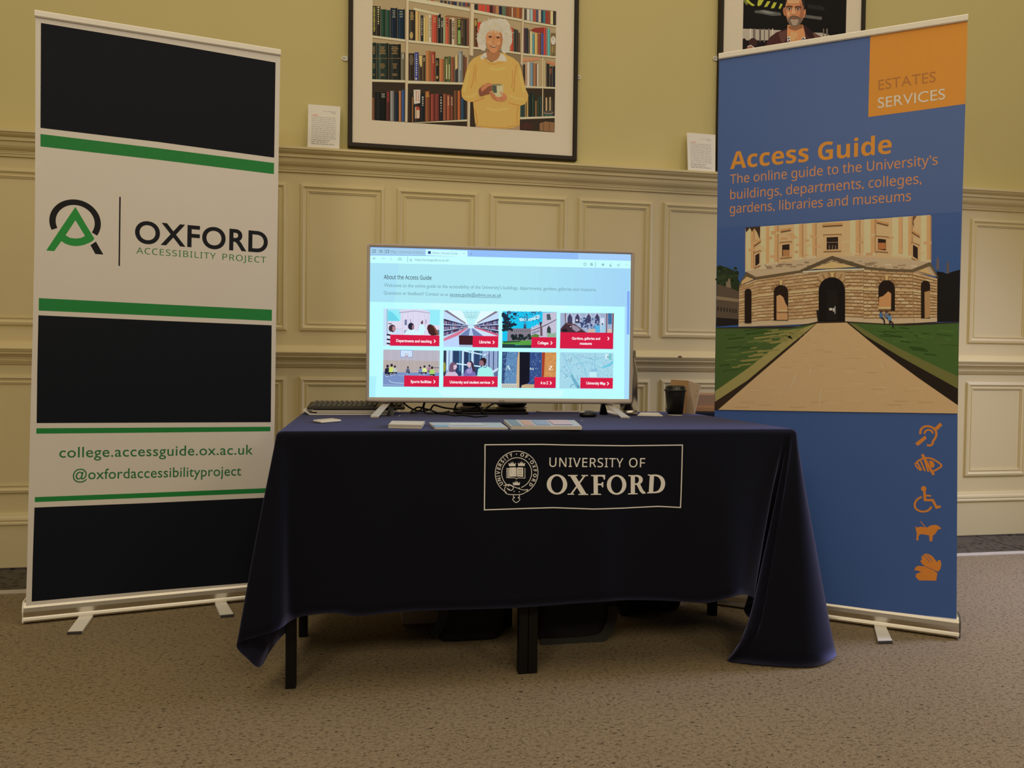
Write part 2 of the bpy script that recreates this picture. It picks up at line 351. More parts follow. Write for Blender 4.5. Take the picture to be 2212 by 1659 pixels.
def cloth():
    SUB = 6
    top = catmull([Vv(a[0], a[1], CZ) for a, h in st], SUB); hem = catmull([h.copy() for a, h in st], SUB); n = len(top)
    for h in hem: h.z = max(h.z, 0.005)
    back = []
    for k in range(1, 16):                        # short overhang at the back
        x = 1.283+(-0.245-1.283)*k/16; back.append((Vv(x, -0.704, CZ), Vv(x, -0.690, 0.60)))
    top += [a for a, c in back]; hem += [c for a, c in back]; n2 = len(top)
    cen = Vv(0.52, -1.125, 0)
    rows = []
    def inset(p, d):
        kx = min(1.0, max(0.0, (abs(p.x-cen.x)-0.64)/0.11)); ky = min(1.0, max(0.0, (abs(p.y-cen.y)-0.33)/0.07))
        return Vv(p.x+d*kx*(1 if p.x < cen.x else -1), p.y+d*ky*(1 if p.y < cen.y else -1), p.z)
    for k in range(6):
        a = math.radians(k*16); rows.append([inset(p, 0.014*(1-math.sin(a)))+Vv(0, 0, -0.014*(1-math.cos(a))) for p in top])
    NR = 16
    for r in range(0, NR+1):
        t = r/NR; ring = []
        for i, (a, h) in enumerate(zip(top, hem)):
            e = a+Vv(0, 0, -0.014)
            q = e.lerp(h, t)
            s = i/n
            if i < n:
                w = 0.006*math.sin(s*61)+0.004*math.sin(s*113+1.3)
                if e.x > 1.0 and h.z < 0.05 and abs(e.y-F0) < 0.05: w *= 0.3
                q.y -= w*t*(1-0.3*t); q += (Vv(-0.004, -0.006, 0))*math.sin(math.pi*t)*0.5
                if h.z < 0.02 and e.x > 1.2:                 # the flap that kicks out to the left on the carpet
                    wk = min(1.0, max(0.0, (1.27-h.x)/0.15)); tt = min(1.0, t/0.8)
                    if wk > 0:
                        kick = on_y(1714-74*tt, 944+428*tt, -1.553-0.01*tt)
                        kick = e.lerp(kick, min(1.0, t*5)) if t <= 0.8 else kick.lerp(h, (t-0.8)/0.2)
                        q = q.lerp(kick, wk)
            ring.append(q)
        rows.append(ring)
    r0_ = len(rows)-NR-1                          # relax the folds near the right corner
    for it in range(6):
        new = [list(r) for r in rows]
        for r in range(r0_+2, len(rows)-1):
            for i in range(1, n-1):
                if top[i].x > 1.12 and top[i].y < -1.3: new[r][i] = rows[r][i]*0.5+(rows[r][i-1]+rows[r][i+1])*0.17+(rows[r-1][i]+rows[r+1][i])*0.08
        rows[:] = new
    bm = bmesh.new(); R = [[bm.verts.new(p) for p in r] for r in rows]
    for a, c in zip(R, R[1:]):
        for i in range(n2):
            j = (i+1) % n2; f = bm.faces.new((a[i], a[j], c[j], c[i])); f.smooth = True
    f = bm.faces.new(R[0][::-1]); f.smooth = False
    bmesh.ops.recalc_face_normals(bm, faces=bm.faces[:])
    me = bpy.data.meshes.new('tablecloth'); bm.to_mesh(me); bm.free(); me.materials.append(CLOTH)
    o = link('tablecloth', me, None, (0.52, -1.125, 0))
    so = o.modifiers.new('thickness', 'SOLIDIFY'); so.thickness = 0.0014; so.offset = 1
    return o
TC = cloth()
tag(TC, 'navy blue tablecloth with a white university logo panel draped over the tables', 'tablecloth')
# ------------------------------------------------------------------ roll-up banner stands
def banner(a, ex, label, group, left_foot, s_rail, s_base, ztop, outline, white, foot_px, crop):
    """a: floor point at the front of the cassette's reading end; ex: direction along the banner"""
    pl = Plane((a.x, a.y, 0), ex); n = pl.n
    P = lambda s_, z, off=0.0: pl.p((s_, z), off)
    mid = P((s_base[0]+s_base[1])/2, 0, -0.045)
    t = thing('banner_stand', (mid.x, mid.y, 0), label, 'banner stand', group)
    # cassette: extruded aluminium housing with a swelling lower lip
    prof = [(-0.085, 0.0), (0.004, 0.0), (0.006, 0.006), (0.004, 0.013), (0.001, 0.017), (0.004, 0.024), (0.007, 0.036), (0.005, 0.050), (-0.002, 0.060), (-0.010, 0.0665), (-0.020, 0.068), (-0.070, 0.066), (-0.082, 0.05), (-0.085, 0.03)]
    b = MB().use(ALU); z0 = 0.008
    b.loft([[P(s_base[0]+0.004, z+z0, o) for o, z in prof], [P(s_base[1]-0.004, z+z0, o) for o, z in prof]], smooth=False)
    b.build('cassette', t)
    for sx in (s_base[0], s_base[1]-0.005):
        b = MB().use(DARKMETAL if white is None else ALUM); pr = [(o*1.0, z*1.06-0.001) for o, z in prof]
        b.loft([[P(sx, z+z0, o) for o, z in pr], [P(sx+0.005, z+z0, o) for o, z in pr]], smooth=False); b.build('end_cap', t)
    for (sx, back) in ((s_base[0]+0.12, 1), (s_base[1]-0.12, 1)): pass
    for (q0, q1, q2, q3) in foot_px:          # swivel feet lying on the carpet
        pts = [on_z(*q, 0.009) for q in (q0, q1, q2, q3)]
        back = [pts[2]-(pts[1]-pts[2])*0.9, pts[3]-(pts[0]-pts[3])*0.9]
        outl = [pts[0], pts[1], back[0], back[1]]
        b = MB().use(ALUM); b.prism([p-Vector((0, 0, 0.0085)) for p in outl], (0, 0, 0.008)); f = b.build('foot', t)
        b = MB().use(DARKMETAL); d = (pts[0]-pts[3]).normalized()*0.006
        e = [pts[0]+d, pts[1]+d, pts[1]-d*0.2, pts[0]-d*0.2]; b.prism([p-Vector((0, 0, 0.0088)) for p in e], (0, 0, 0.0092)); b.build('foot_tip', t)
    # pole behind
    sm = (s_rail[0]+s_rail[1])/2
    b = MB().use(ALU); b.tube([P((s_base[0]+s_base[1])/2, 0.06, -0.045), P(sm, 1.0, -0.03), P(sm, ztop-0.02, -0.016)], 0.008, 10); b.build('support_pole', t)
    # clamp rail on top
    b = MB().use(ALUM); pr = [(-0.012, 0.0), (0.006, 0.0), (0.009, 0.003), (0.009, 0.019), (0.006, 0.0225), (-0.010, 0.0225), (-0.012, 0.02)]
    b.loft([[P(s_rail[0], ztop-0.0225+z, o) for o, z in pr], [P(s_rail[1], ztop-0.0225+z, o) for o, z in pr]], smooth=False); b.build('top_rail', t)
    # printed cloth
    base = white or (48, 71, 112)
    ar = Art(pl, crop, off=0.0); pts = [pl.uv(*q) for q in outline]
    m = mat('banner_white_vinyl' if white else 'banner_blue_vinyl', base, rough=0.42, var=0.02, scale=8, spec=0.45)
    b = MB().use(m); b.prism([pl.p(u, 0.0002) for u in pts], -n*0.0006); pan = b.build('printed_sheet', t)
    return t, pl, pan
# --- left: white banner with black and green blocks
aL = on_z(48, 1350, 0); bL = on_z(524, 1301, 0)
L_out = [(76.5, 31), (340, 76), (605.5, 120), (603, 260), (600.4, 429), (597, 660), (594, 860), (591, 1050), (588, 1258), (320, 1283), (55.5, 1311), (58.5, 1230), (62, 1060), (66.5, 870), (70.9, 704), (75.4, 480), (76.3, 250)]
GRN = (20, 95, 38); BLK = (13, 15, 19); WHT = (168, 155, 135)
BL, plL, panL = banner(aL, bL-aL, 'tall white banner stand with black blocks, green stripes and a round OA logo', 'roll up banner stands beside the table', None, (0.047, 0.8495), (0.0, 0.838), 2.0985, L_out, WHT,
    [((145.5, 1365), (177, 1363.5), (196, 1336.5), (165.5, 1338.5)), ((476, 1329), (505, 1326.5), (492, 1305), (466.5, 1307))], (0, 0, 1))
for q in ([(88.4, 49.5), (340, 90.8), (595.2, 135.1), (593.6, 250), (592.3, 340.6), (340, 306.5), (87.4, 276.3)], [(83, 681), (330, 692), (586.8, 702.7), (586, 800), (585, 912), (330, 913), (79.1, 914), (80.5, 800)],
          [(74.5, 1096.3), (320, 1086.6), (582, 1074.6), (578, 1255.6), (320, 1276.5), (68.4, 1299.5), (71, 1200)]): Art(plL).poly(q, BLK).build('dark_block_print', panL)
for q in ([(87.4, 289.4), (340, 320), (592, 352.1), (591.7, 376.2), (340, 345), (87.4, 316.3)], [(83.9, 643.9), (330, 656.5), (587.4, 669.1), (587.1, 693.1), (330, 681.5), (83.6, 670.8)],
          [(78.5, 925.1), (330, 923.6), (584.3, 921.8), (584, 931.6), (330, 934.5), (78.5, 936.8)], [(75.2, 1073.9), (320, 1064.6), (582, 1054.2), (582, 1064.3), (320, 1075), (75.2, 1084.6)]): Art(plL).poly(q, GRN).build('green_stripe_print', panL)
ar = Art(plL, (0, 400, 3.456))
c0 = (ar.uv(368, 268)+ar.uv(753, 285))/2; R1 = (ar.uv(753, 285)-ar.uv(368, 268)).length/2; R0 = R1*0.755
ar.uvring(c0, R0, R1, (24, 22, 22), -32, 204, 64)
G = (26, 108, 40)
ar.poly([(563, 162), (633, 281), (705, 400), (690, 417), (665, 431), (630, 445), (595, 453), (560, 455), (525, 450), (490, 438), (458, 418), (405, 492), (345, 488), (455, 322)], G)
ar.poly([(563, 262), (635, 380), (605, 394), (565, 399), (522, 393), (490, 374)], WHT)
ar.poly([(675, 448), (716, 421), (772, 518), (712, 514)], (24, 22, 22))
ar.poly([(400, 362), (428, 318), (437, 324), (408, 368)], WHT)
ar.stroke([(896, 87), (890, 603)], 10, (24, 20, 20))
ar.build('logo_print', panL)
ar = Art(plL, (0, 400, 3.456))
ar = Art(plL, (0, 400, 3.456)); ar.text('OXFORD', (1007, 427), (1998, 503), 164, (22, 22, 24), ref='X', bold=0.020, space=1.08); ar.build('lettering', panL)
ar = Art(plL, (0, 400, 3.456)); ar.text('ACCESSIBILITY', (1018, 510), (1610, 553), 47, (34, 90, 46), ref='H', font=SANS, space=1.12); ar.build('lettering', panL)
ar = Art(plL, (0, 400, 3.456)); ar.text('PROJECT', (1660, 557), (1986, 581), 46, (34, 90, 46), ref='H', font=SANS, space=1.12); ar.build('lettering', panL)
ar = Art(plL, (0, 860, 3.072))
ar = Art(plL, (0, 860, 3.072)); ar.text('college.accessguide.ox.ac.uk', (393, 395), (1678, 373), 70, (30, 84, 44), ref='l', bold=0.006, space=1.05); ar.build('lettering', panL)
ar = Art(plL, (0, 860, 3.072)); ar.text('@oxfordaccessibilityproject', (482, 541), (1600, 513), 68, (30, 84, 44), ref='l', bold=0.006, space=1.03); ar.build('lettering', panL)
# --- right: blue banner
aR = on_z(1797, 1343.5, 0); bR = on_z(2072, 1382.6, 0)
exR = (bR-aR).normalized(); oR = bR-exR*0.85
R_out = [(1553.5, 127), (1820, 80), (2090, 36), (2087.5, 125), (2085.5, 223), (2077.9, 469), (2073.2, 648), (2069.8, 802), (2068.6, 894), (2067.6, 1096), (2066.2, 1337), (1800, 1307), (1538, 1278), (1541, 1080), (1543.3, 900), (1546, 700), (1549.5, 440), (1551, 280)]
oR_l = Plane(oR, exR).uv
BR, plR, panR = banner(oR, exR, 'tall blue banner stand with orange Access Guide lettering and a round stone building', 'roll up banner stands beside the table', None, (0.0125, 0.826), (0.003, 0.853), 2.0985, R_out, None,
    [((1897, 1385), (1928, 1384), (1916, 1358), (1890, 1357))], (1460, 0, 2.941))
ORG = (196, 112, 36); ORL = (192, 112, 62)
ar = Art(plR, (1460, 0, 2.941)); ar.poly([(1235, 229), (1545, 176), (1853, 119), (1848, 400), (1838, 660), (1530, 703), (1222, 744)], ORG)
ar.build('orange_square_print', panR)
ar = Art(plR, (1460, 0, 2.941), off=0.0008)
ar = Art(plR, (1460, 0, 2.941), off=0.0008); ar.text('ESTATES', (1287, 573), (1650, 520), 64, (142, 88, 40), ref='E', bold=-0.004); ar.build('lettering', panR)
ar = Art(plR, (1460, 0, 2.941), off=0.0008); ar.text('SERVICES', (1283, 688), (1710, 630), 65, (214, 200, 168), ref='E', bold=0.0); ar.build('lettering', panR)
ar = Art(plR, (1460, 0, 2.941))
ar = Art(plR, (1460, 0, 2.941)); ar.text('Access Guide', (345, 1075), (1370, 974), 108, ORG, ref='A', font=SANSB, space=1.0); ar.build('lettering', panR)
ar = Art(plR, (1460, 0, 2.941))
ar = Art(plR, (1460, 0, 2.941)); ar.text('The online guide to the University’s', (345, 1168), (1663, 1045), 58, ORL, ref='T', font=SANS); ar.build('lettering', panR)
ar = Art(plR, (1460, 0, 2.941)); ar.text('buildings, departments, colleges,', (345, 1266), (1560, 1166), 62, ORL, ref='b', font=SANS); ar.build('lettering', panR)
ar = Art(plR, (1460, 0, 2.941)); ar.text('gardens, libraries and museums', (342, 1356), (1493, 1276), 62, ORL, ref='b', font=SANS); ar.build('lettering', panR)
# pictograms
def smooth(P, n=5): return [tuple(v) for v in catmull([Vector(p) for p in P], n)]
PG = (1520, 860, 2.962); PO = (188, 104, 38)
ar = Art(plR, PG)   # ear crossed by a bar
ar.poly([(1352, 290), (1416, 240), (1427, 258), (1372, 306)], PO); ar.poly([(1478, 190), (1512, 156), (1527, 174), (1494, 206)], PO)
ar.stroke(smooth([(1386, 230), (1388, 208), (1400, 190), (1422, 180), (1448, 182), (1472, 194), (1487, 215), (1488, 238), (1480, 258), (1468, 275), (1464, 292), (1450, 303), (1428, 300)]), 13, PO)
ar.stroke(smooth([(1412, 228), (1420, 210), (1438, 203), (1458, 210), (1466, 226)]), 11, PO); ar.build('pictogram', panR)
ar = Art(plR, PG)   # crossed eye
ar.poly([(1390, 364), (1406, 355), (1480, 488), (1464, 494)], PO)
ar.stroke(smooth([(1352, 424), (1378, 398), (1412, 385), (1445, 384), (1480, 398), (1521, 430), (1492, 456), (1462, 470)]), 11, PO)
ar.stroke([(1354, 428), (1372, 450), (1390, 462)], 10, PO)
for k in range(3): ar.stroke([(1366+k*23, 410-k*9), (1394+k*22, 462+k*5)], 10, PO)
ar.poly([(1440, 396), (1468, 404), (1478, 426), (1470, 446), (1452, 440)], PO); ar.build('pictogram', panR)
ar = Art(plR, PG)   # wheelchair
ar.blob(1408, 579, 17, 17, PO); ar.stroke([(1412, 590), (1416, 652), (1466, 653), (1490, 700), (1516, 692)], 15, PO); ar.stroke([(1415, 622), (1455, 626)], 11, PO)
w0 = [(1396, 632), (1370, 645), (1352, 672), (1354, 700), (1376, 720), (1408, 726), (1440, 716), (1458, 694)]; ar.stroke(smooth(w0), 12, PO); ar.build('pictogram', panR)
ar = Art(plR, PG)   # guide dog
ar.poly([(1352, 818), (1362, 828), (1392, 822), (1426, 830), (1452, 815), (1478, 810), (1500, 815), (1521, 834), (1498, 842), (1482, 868), (1466, 880), (1462, 916), (1446, 916), (1442, 878), (1410, 872), (1386, 870), (1374, 884), (1374, 910), (1360, 910), (1364, 868), (1358, 842)], PO)
ar.stroke([(1388, 788), (1418, 826), (1442, 840), (1444, 862)], 5, PO); ar.build('pictogram', panR)
ar = Art(plR, PG)   # two signing hands
ar.poly([(1408, 1000), (1424, 994), (1440, 998), (1462, 1010), (1478, 1030), (1494, 1050), (1500, 1036), (1514, 1036), (1521, 1060), (1516, 1092), (1500, 1110), (1470, 1100), (1432, 1086), (1398, 1062), (1386, 1040), (1398, 1034), (1392, 1018)], PO)
ar.poly([(1346, 1104), (1356, 1100), (1392, 1112), (1354, 1126), (1366, 1134), (1352, 1136), (1362, 1150), (1378, 1166), (1488, 1168), (1496, 1118), (1460, 1096), (1420, 1078), (1372, 1072), (1356, 1082)], PO)
ar.stroke([(1420, 1078), (1466, 1098), (1496, 1114)], 3, (50, 66, 96)); ar.stroke([(1408, 1004), (1446, 1050)], 3, (50, 66, 96)); ar.stroke([(1428, 1000), (1462, 1046)], 3, (50, 66, 96)); ar.build('pictogram', panR)
# the photograph of a round domed library behind a gravel path, printed on the blue banner
ar = Art(plR, (1520, 440, 3.456), step=4e-6)
rnd = random.Random(3)
def bil(q, u, v):
    (a, b_, c, d) = q; x0 = a[0]+(b_[0]-a[0])*u; y0 = a[1]+(b_[1]-a[1])*u; x1 = d[0]+(c[0]-d[0])*u; y1 = d[1]+(c[1]-d[1])*u
    return (x0+(x1-x0)*v, y0+(y1-y0)*v)
def patch(q, u0, v0, u1, v1, c): ar.poly([bil(q, u0, v0), bil(q, u1, v0), bil(q, u1, v1), bil(q, u0, v1)], c)
for k in range(10):
    t0, t1 = k/10, (k+1)/10; cc = tuple(int(a+(c-a)*(k/9)) for a, c in zip((48, 71, 112), (40, 70, 114)))
    ar.poly([(101-9*t0, 180+750*t0), (1922-17*t0, 60+840*t0), (1922-17*t1, 60+840*t1), (101-9*t1, 180+750*t1)], cc)
ar.poly([(98, 470), (120, 458), (150, 470), (185, 480), (225, 500), (262, 520), (255, 560), (268, 580), (262, 700), (95, 720)], (34, 42, 26))
for k in range(26): ar.blob(100+rnd.random()*150, 480+rnd.random()*110, 10+rnd.random()*14, 8+rnd.random()*10, rnd.choice([(26, 34, 20), (44, 54, 32), (36, 46, 26)]), 9)
ar.poly([(96, 598), (180, 622), (262, 655), (262, 905), (92, 918)], (74, 60, 46)); ar.poly([(166, 585), (180, 584), (184, 560), (196, 558), (200, 592), (206, 630), (168, 622)], (110, 92, 70))
ar.poly([(96, 690), (262, 712), (262, 735), (96, 715)], (118, 98, 72)); ar.poly([(96, 850), (262, 862), (262, 905), (92, 918)], (28, 24, 22))
for k in range(7): ar.rect(104+k*22, 770+k*3, 114+k*22, 800+k*3, (38, 32, 28))
ar.poly([(1740, 505), (1790, 512), (1812, 524), (1850, 510), (1914, 492), (1908, 882), (1742, 884)], (22, 19, 18)); ar.poly([(1736, 490), (1738, 420), (1746, 392), (1756, 420), (1758, 490)], (88, 76, 70)); ar.poly([(1812, 522), (1814, 450), (1821, 420), (1832, 452), (1834, 520)], (80, 70, 64))
# drum
ST = (182, 144, 100); STL = (192, 160, 118); STD = (150, 110, 72); SH = (96, 62, 34)
ar.poly([(312, 178), (760, 148), (1260, 115), (1692, 84), (1692, 300), (1690, 440), (1560, 425), (1200, 400), (960, 402), (740, 420), (480, 462), (310, 512), (310, 330)], ST)
for (x0, x1, yb) in ((318, 372, 500), (425, 490, 462), (490, 550, 452), (675, 735, 415), (772, 834, 405), (1092, 1160, 386), (1198, 1276, 382), (1408, 1482, 392), (1486, 1552, 402), (1622, 1690, 436)):
    yt = 178-(x0-312)*0.068; w = x1-x0
    ar.poly([(x0, yt), (x1, yt-w*.068), (x1, yb), (x0, yb)], STL); ar.poly([(x0+w*.62, yt), (x1, yt-w*.03), (x1, yb), (x0+w*.62, yb)], (176, 134, 86)); ar.poly([(x1, yt), (x1+w*.16, yt), (x1+w*.16, yb-6), (x1, yb-6)], STD)
    ar.poly([(x0-6, yb-16), (x1+6, yb-16), (x1+8, yb+6), (x0-8, yb+6)], (186, 156, 118))
for k in range(40):
    x = 330+rnd.random()*1330; y = 200+rnd.random()*190; w = 20+rnd.random()*40; ar.rect(x, y, x+w, y+8+rnd.random()*16, rnd.choice([(176, 134, 88), (188, 150, 104), (168, 128, 84)]), -w*.06)
for (x0, y0, x1, y1, d) in ((896, 238, 1026, 358, -4), (572, 295, 655, 408, -8), (1286, 246, 1376, 356, 8), (1553, 292, 1608, 408, 22), (378, 372, 424, 480, -18)):
    ar.rect(x0-4, y0-8, x1+4, y0+8, (120, 84, 50), d); ar.rect(x0, y0, x1, y1, (176, 140, 96), d); i = (x1-x0)*.17
    ar.rect(x0+i, y0+14, x1-i, y1-14, (38, 26, 22), d); ar.rect(x0-4, y1-8, x1+4, y1, (160, 124, 82), d); ar.rect(x0, y1, x1, y1+6, SH, d)
for (x0, y0, x1, y1, c) in ((592, 345, 640, 395, (150, 102, 60)), (1304, 292, 1358, 340, (156, 92, 50))): ar.rect(x0, y0, x1, y1, c)
for q in ([(918, 290), (1004, 288)], [(938, 310), (938, 340)], [(962, 310), (962, 340)], [(985, 310), (985, 340)]): ar.stroke(q, 5, (120, 96, 74))
for (x0, y0, x1, d) in ((885, 150, 1040, -8), (572, 192, 656, -14), (1288, 122, 1382, 22), (1550, 192, 1616, 40), (374, 298, 430, -34)):
    ar.rect(x0, y0, x1, y0+16, (166, 122, 74), d); ar.rect(x0+4, y0+16, x1-4, y0+26, (90, 60, 36), d)
ar.poly([(312, 178), (422, 170), (420, 268), (400, 215), (378, 182), (362, 210), (345, 180), (318, 215)], (54, 38, 26)); ar.poly([(1562, 95), (1590, 92), (1566, 130), (1572, 180), (1560, 150)], (90, 58, 34))
# parapet and lower storey
ar.poly([(290, 560), (330, 505), (480, 462), (640, 432), (740, 415), (960, 396), (1090, 396), (1300, 402), (1560, 420), (1690, 440), (1745, 545), (1560, 512), (1210, 480), (960, 470), (730, 505), (400, 555)], (164, 140, 108))
for k in range(60):
    x = 380+rnd.random()*1240; y = 415+abs(x-960)*0.05+rnd.random()*40; ar.rect(x, y, x+14+rnd.random()*40, y+4+rnd.random()*10, rnd.choice([(138, 114, 84), (182, 158, 124), (118, 96, 70)]))
body = [(266, 615), (330, 590), (400, 560), (560, 532), (740, 512), (960, 492), (1200, 490), (1380, 500), (1560, 508), (1745, 560), (1742, 880), (1570, 890), (1430, 905), (1060, 884), (850, 890), (740, 900), (540, 912), (260, 918)]
ar.poly(body, (158, 126, 86))
quads = [[(268, 612), (400, 560), (400, 915), (262, 918)], [(400, 560), (740, 512), (742, 900), (400, 912)], [(742, 512), (862, 500), (860, 888), (742, 900)], [(1055, 490), (1192, 488), (1194, 892), (1055, 884)], [(1192, 490), (1560, 510), (1568, 892), (1194, 900)], [(1560, 512), (1744, 560), (1742, 882), (1570, 892)]]
for q in quads:
    w = abs(q[1][0]-q[0][0]); nb = max(3, int(w/58))
    for r in range(14):
        v0 = r/14*0.90; v1 = v0+0.9/14
        for k in range(nb+1):
            u0 = (k-(0.5 if r % 2 else 0))/nb; u1 = u0+1/nb; u0 = max(0.0, u0); u1 = min(1.0, u1)
            if u1-u0 < .05: continue
            c = rnd.choice([(172, 140, 98), (164, 130, 88), (154, 120, 80), (180, 150, 110), (160, 130, 94)])
            patch(q, u0+.008, v0+.004, u1-.012, v1-.014, c); patch(q, u0+.008, v1-.018, u1-.012, v1-.004, (112, 78, 44))
    patch(q, 0, 0.90, 1, 1.0, (170, 146, 112)); patch(q, 0, 0.355, 1, 0.385, (186, 154, 108)); patch(q, 0, 0.385, 1, 0.40, (110, 76, 44))
def arch(x0, x1, yt, yb, c, d=0):
    r = (x1-x0)/2; cx = (x0+x1)/2; P = [(x0, yb-d), (x0, yt+r)]+[(cx-r*math.cos(math.radians(a)), yt+r-r*math.sin(math.radians(a))) for a in range(10, 171, 10)]+[(x1, yt+r), (x1, yb+d)]
    ar.poly(P, c)
for (cx, yt, r) in ((960, 552, 100), (578, 608, 54), (1366, 572, 62)):
    for a in range(20, 161, 20):
        p = math.radians(a); ar.stroke([(cx-r*math.cos(p), yt+r-r*math.sin(p)), (cx-r*1.45*math.cos(p), yt+r-r*1.45*math.sin(p))], 7, (128, 92, 54))
    ar.poly([(cx-12, yt-36), (cx+12, yt-36), (cx+8, yt+4), (cx-8, yt+4)], (186, 146, 92))
arch(860, 1056, 550, 880, (20, 15, 14)); ar.rect(920, 640, 1000, 870, (26, 20, 18))
arch(525, 632, 608, 872, (34, 22, 15)); ar.poly([(545, 690), (572, 680), (596, 700), (612, 745), (628, 770), (628, 868), (545, 868)], (168, 124, 80)); ar.rect(556, 795, 628, 806, (190, 150, 104)); ar.rect(548, 806, 628, 818, (120, 84, 50))
arch(1305, 1428, 572, 800, (30, 20, 15)); ar.poly([(1310, 700), (1340, 690), (1378, 655), (1400, 672), (1398, 790), (1305, 792)], (172, 120, 72)); ar.rect(1302, 772, 1398, 786, (196, 156, 108)); ar.rect(1304, 786, 1396, 798, (110, 72, 42))
arch(308, 358, 635, 892, (32, 22, 16)); arch(1622, 1690, 575, 858, (34, 22, 16)); ar.poly([(1648, 660), (1690, 650), (1690, 850), (1650, 856)], (150, 112, 70))
# cornice and pediments
for P in ([(265, 608), (320, 510), (392, 548), (560, 522), (735, 496), (735, 512), (560, 540), (392, 566), (322, 540), (268, 624)], [(1205, 470), (1380, 488), (1555, 492), (1690, 436), (1750, 545), (1750, 560), (1690, 462), (1560, 512), (1380, 506), (1198, 490)]): ar.poly(P, (86, 68, 44))
ar.poly([(720, 496), (960, 390), (1214, 470), (1200, 492), (960, 415), (740, 512)], (78, 62, 40)); ar.poly([(740, 505), (960, 488), (1200, 484), (1200, 496), (960, 502), (740, 518)], (196, 170, 132)); ar.poly([(796, 490), (960, 434), (1140, 474), (960, 484)], (184, 146, 94))
ar.poly([(286, 580), (322, 545), (378, 565), (280, 606)], (178, 142, 92)); ar.poly([(1600, 505), (1664, 480), (1700, 530)], (178, 142, 92))
ar.rect(938, 780, 962, 797, (214, 206, 196)); ar.rect(966, 780, 976, 806, (180, 180, 180)); ar.rect(978, 765, 984, 822, (150, 150, 150)); ar.poly([(842, 796), (866, 796), (862, 890), (854, 890)], (26, 22, 20))
# lawns, soil edging and gravel path
ar.poly([(92, 925), (640, 925), (850, 886), (1080, 884), (1430, 905), (1905, 884), (1903, 900), (1500, 915), (640, 935), (92, 940)], (160, 140, 112))
ar.poly([(92, 925), (700, 915), (850, 880), (1075, 880), (1430, 900), (1905, 884), (1897, 1560), (1000, 1548), (84, 1534)], (44, 33, 22))
ar.poly([(92, 932), (640, 932), (842, 894), (690, 1000), (420, 1230), (88, 1470), (90, 1200)], (56, 74, 30))
ar.poly([(842, 894), (820, 916), (600, 1092), (330, 1320), (86, 1480), (87, 1400), (330, 1230), (520, 1080), (640, 1000), (740, 930)], (132, 118, 66))
for k in range(60):
    x = 100+rnd.random()*560; y = 945+rnd.random()*max(10, (690-x)*0.62); w = 40+rnd.random()*120; h = 4+rnd.random()*9
    ar.poly([(x, y), (x+w, y-w*.12), (x+w*1.1, y-w*.12+h), (x+8, y+h)], rnd.choice([(48, 68, 26), (66, 84, 34), (40, 60, 24), (78, 90, 40)]) if x+y*0.9 < 1270 else (118, 108, 56))
ar.poly([(1085, 890), (1500, 912), (1905, 892), (1900, 1100), (1896, 1378), (1480, 1142), (1200, 975)], (54, 78, 30))
ar.poly([(1085, 890), (1140, 905), (1300, 1000), (1560, 1130), (1897, 1290), (1896, 1385), (1480, 1150), (1200, 985)], (92, 88, 42))
for k in range(50):
    x = 1250+rnd.random()*560; y = 915+rnd.random()*max(20, (x-1150)*0.42); w = 30+rnd.random()*110; h = 4+rnd.random()*10
    ar.poly([(x, y), (min(1890, x+w), y+w*.1), (min(1890, x+w), y+w*.1+h), (x, y+h)], rnd.choice([(46, 70, 26), (62, 88, 34), (40, 62, 22), (58, 80, 30)]))
ar.poly([(842, 894), (846, 905), (690, 1020), (420, 1250), (240, 1400), (130, 1536), (82, 1538), (84, 1480), (330, 1318), (600, 1092), (790, 938)], (46, 32, 22))
ar.poly([(1066, 888), (1085, 890), (1200, 982), (1480, 1150), (1896, 1380), (1895, 1500), (1600, 1290), (1300, 1075)], (32, 25, 18))
ar.poly([(846, 894), (1068, 888), (1300, 1078), (1600, 1300), (1897, 1505), (1897, 1566), (1000, 1553), (110, 1538), (420, 1270), (700, 1030)], (170, 138, 96))
for k in range(70):
    v = rnd.random(); y = 900+v*640; xl = 846-(y-894)*1.14; xr = 1068+(y-888)*1.33; x = xl+20+rnd.random()*max(5, (xr-xl-140)); w = 30+v*90; ar.rect(x, y, min(x+w, xr-10), y+2+v*5, rnd.choice([(164, 132, 90), (176, 146, 104), (160, 126, 86)]))
for q in ([(650, 1370), (695, 1275)], [(790, 1265), (800, 1215)], [(862, 1505), (878, 1385)], [(1320, 1190), (1340, 1230)]): ar.stroke(q, 4, (182, 158, 128))
for (x, y, c) in ((1325, 800, (60, 90, 120)), (1366, 802, (90, 96, 110)), (1388, 822, (70, 110, 150))):
    ar.blob(x, y+6, 8, 10, (60, 40, 30), 8); ar.blob(x, y+34, 15, 22, c, 9); ar.stroke([(x, y+50), (x+22, y+68), (x+26, y+104)], 9, (30, 26, 30))
ar.poly([(628, 990), (648, 985), (668, 1015), (655, 1008), (632, 1000)], (20, 20, 18))
ar.build('photograph_print', panR)
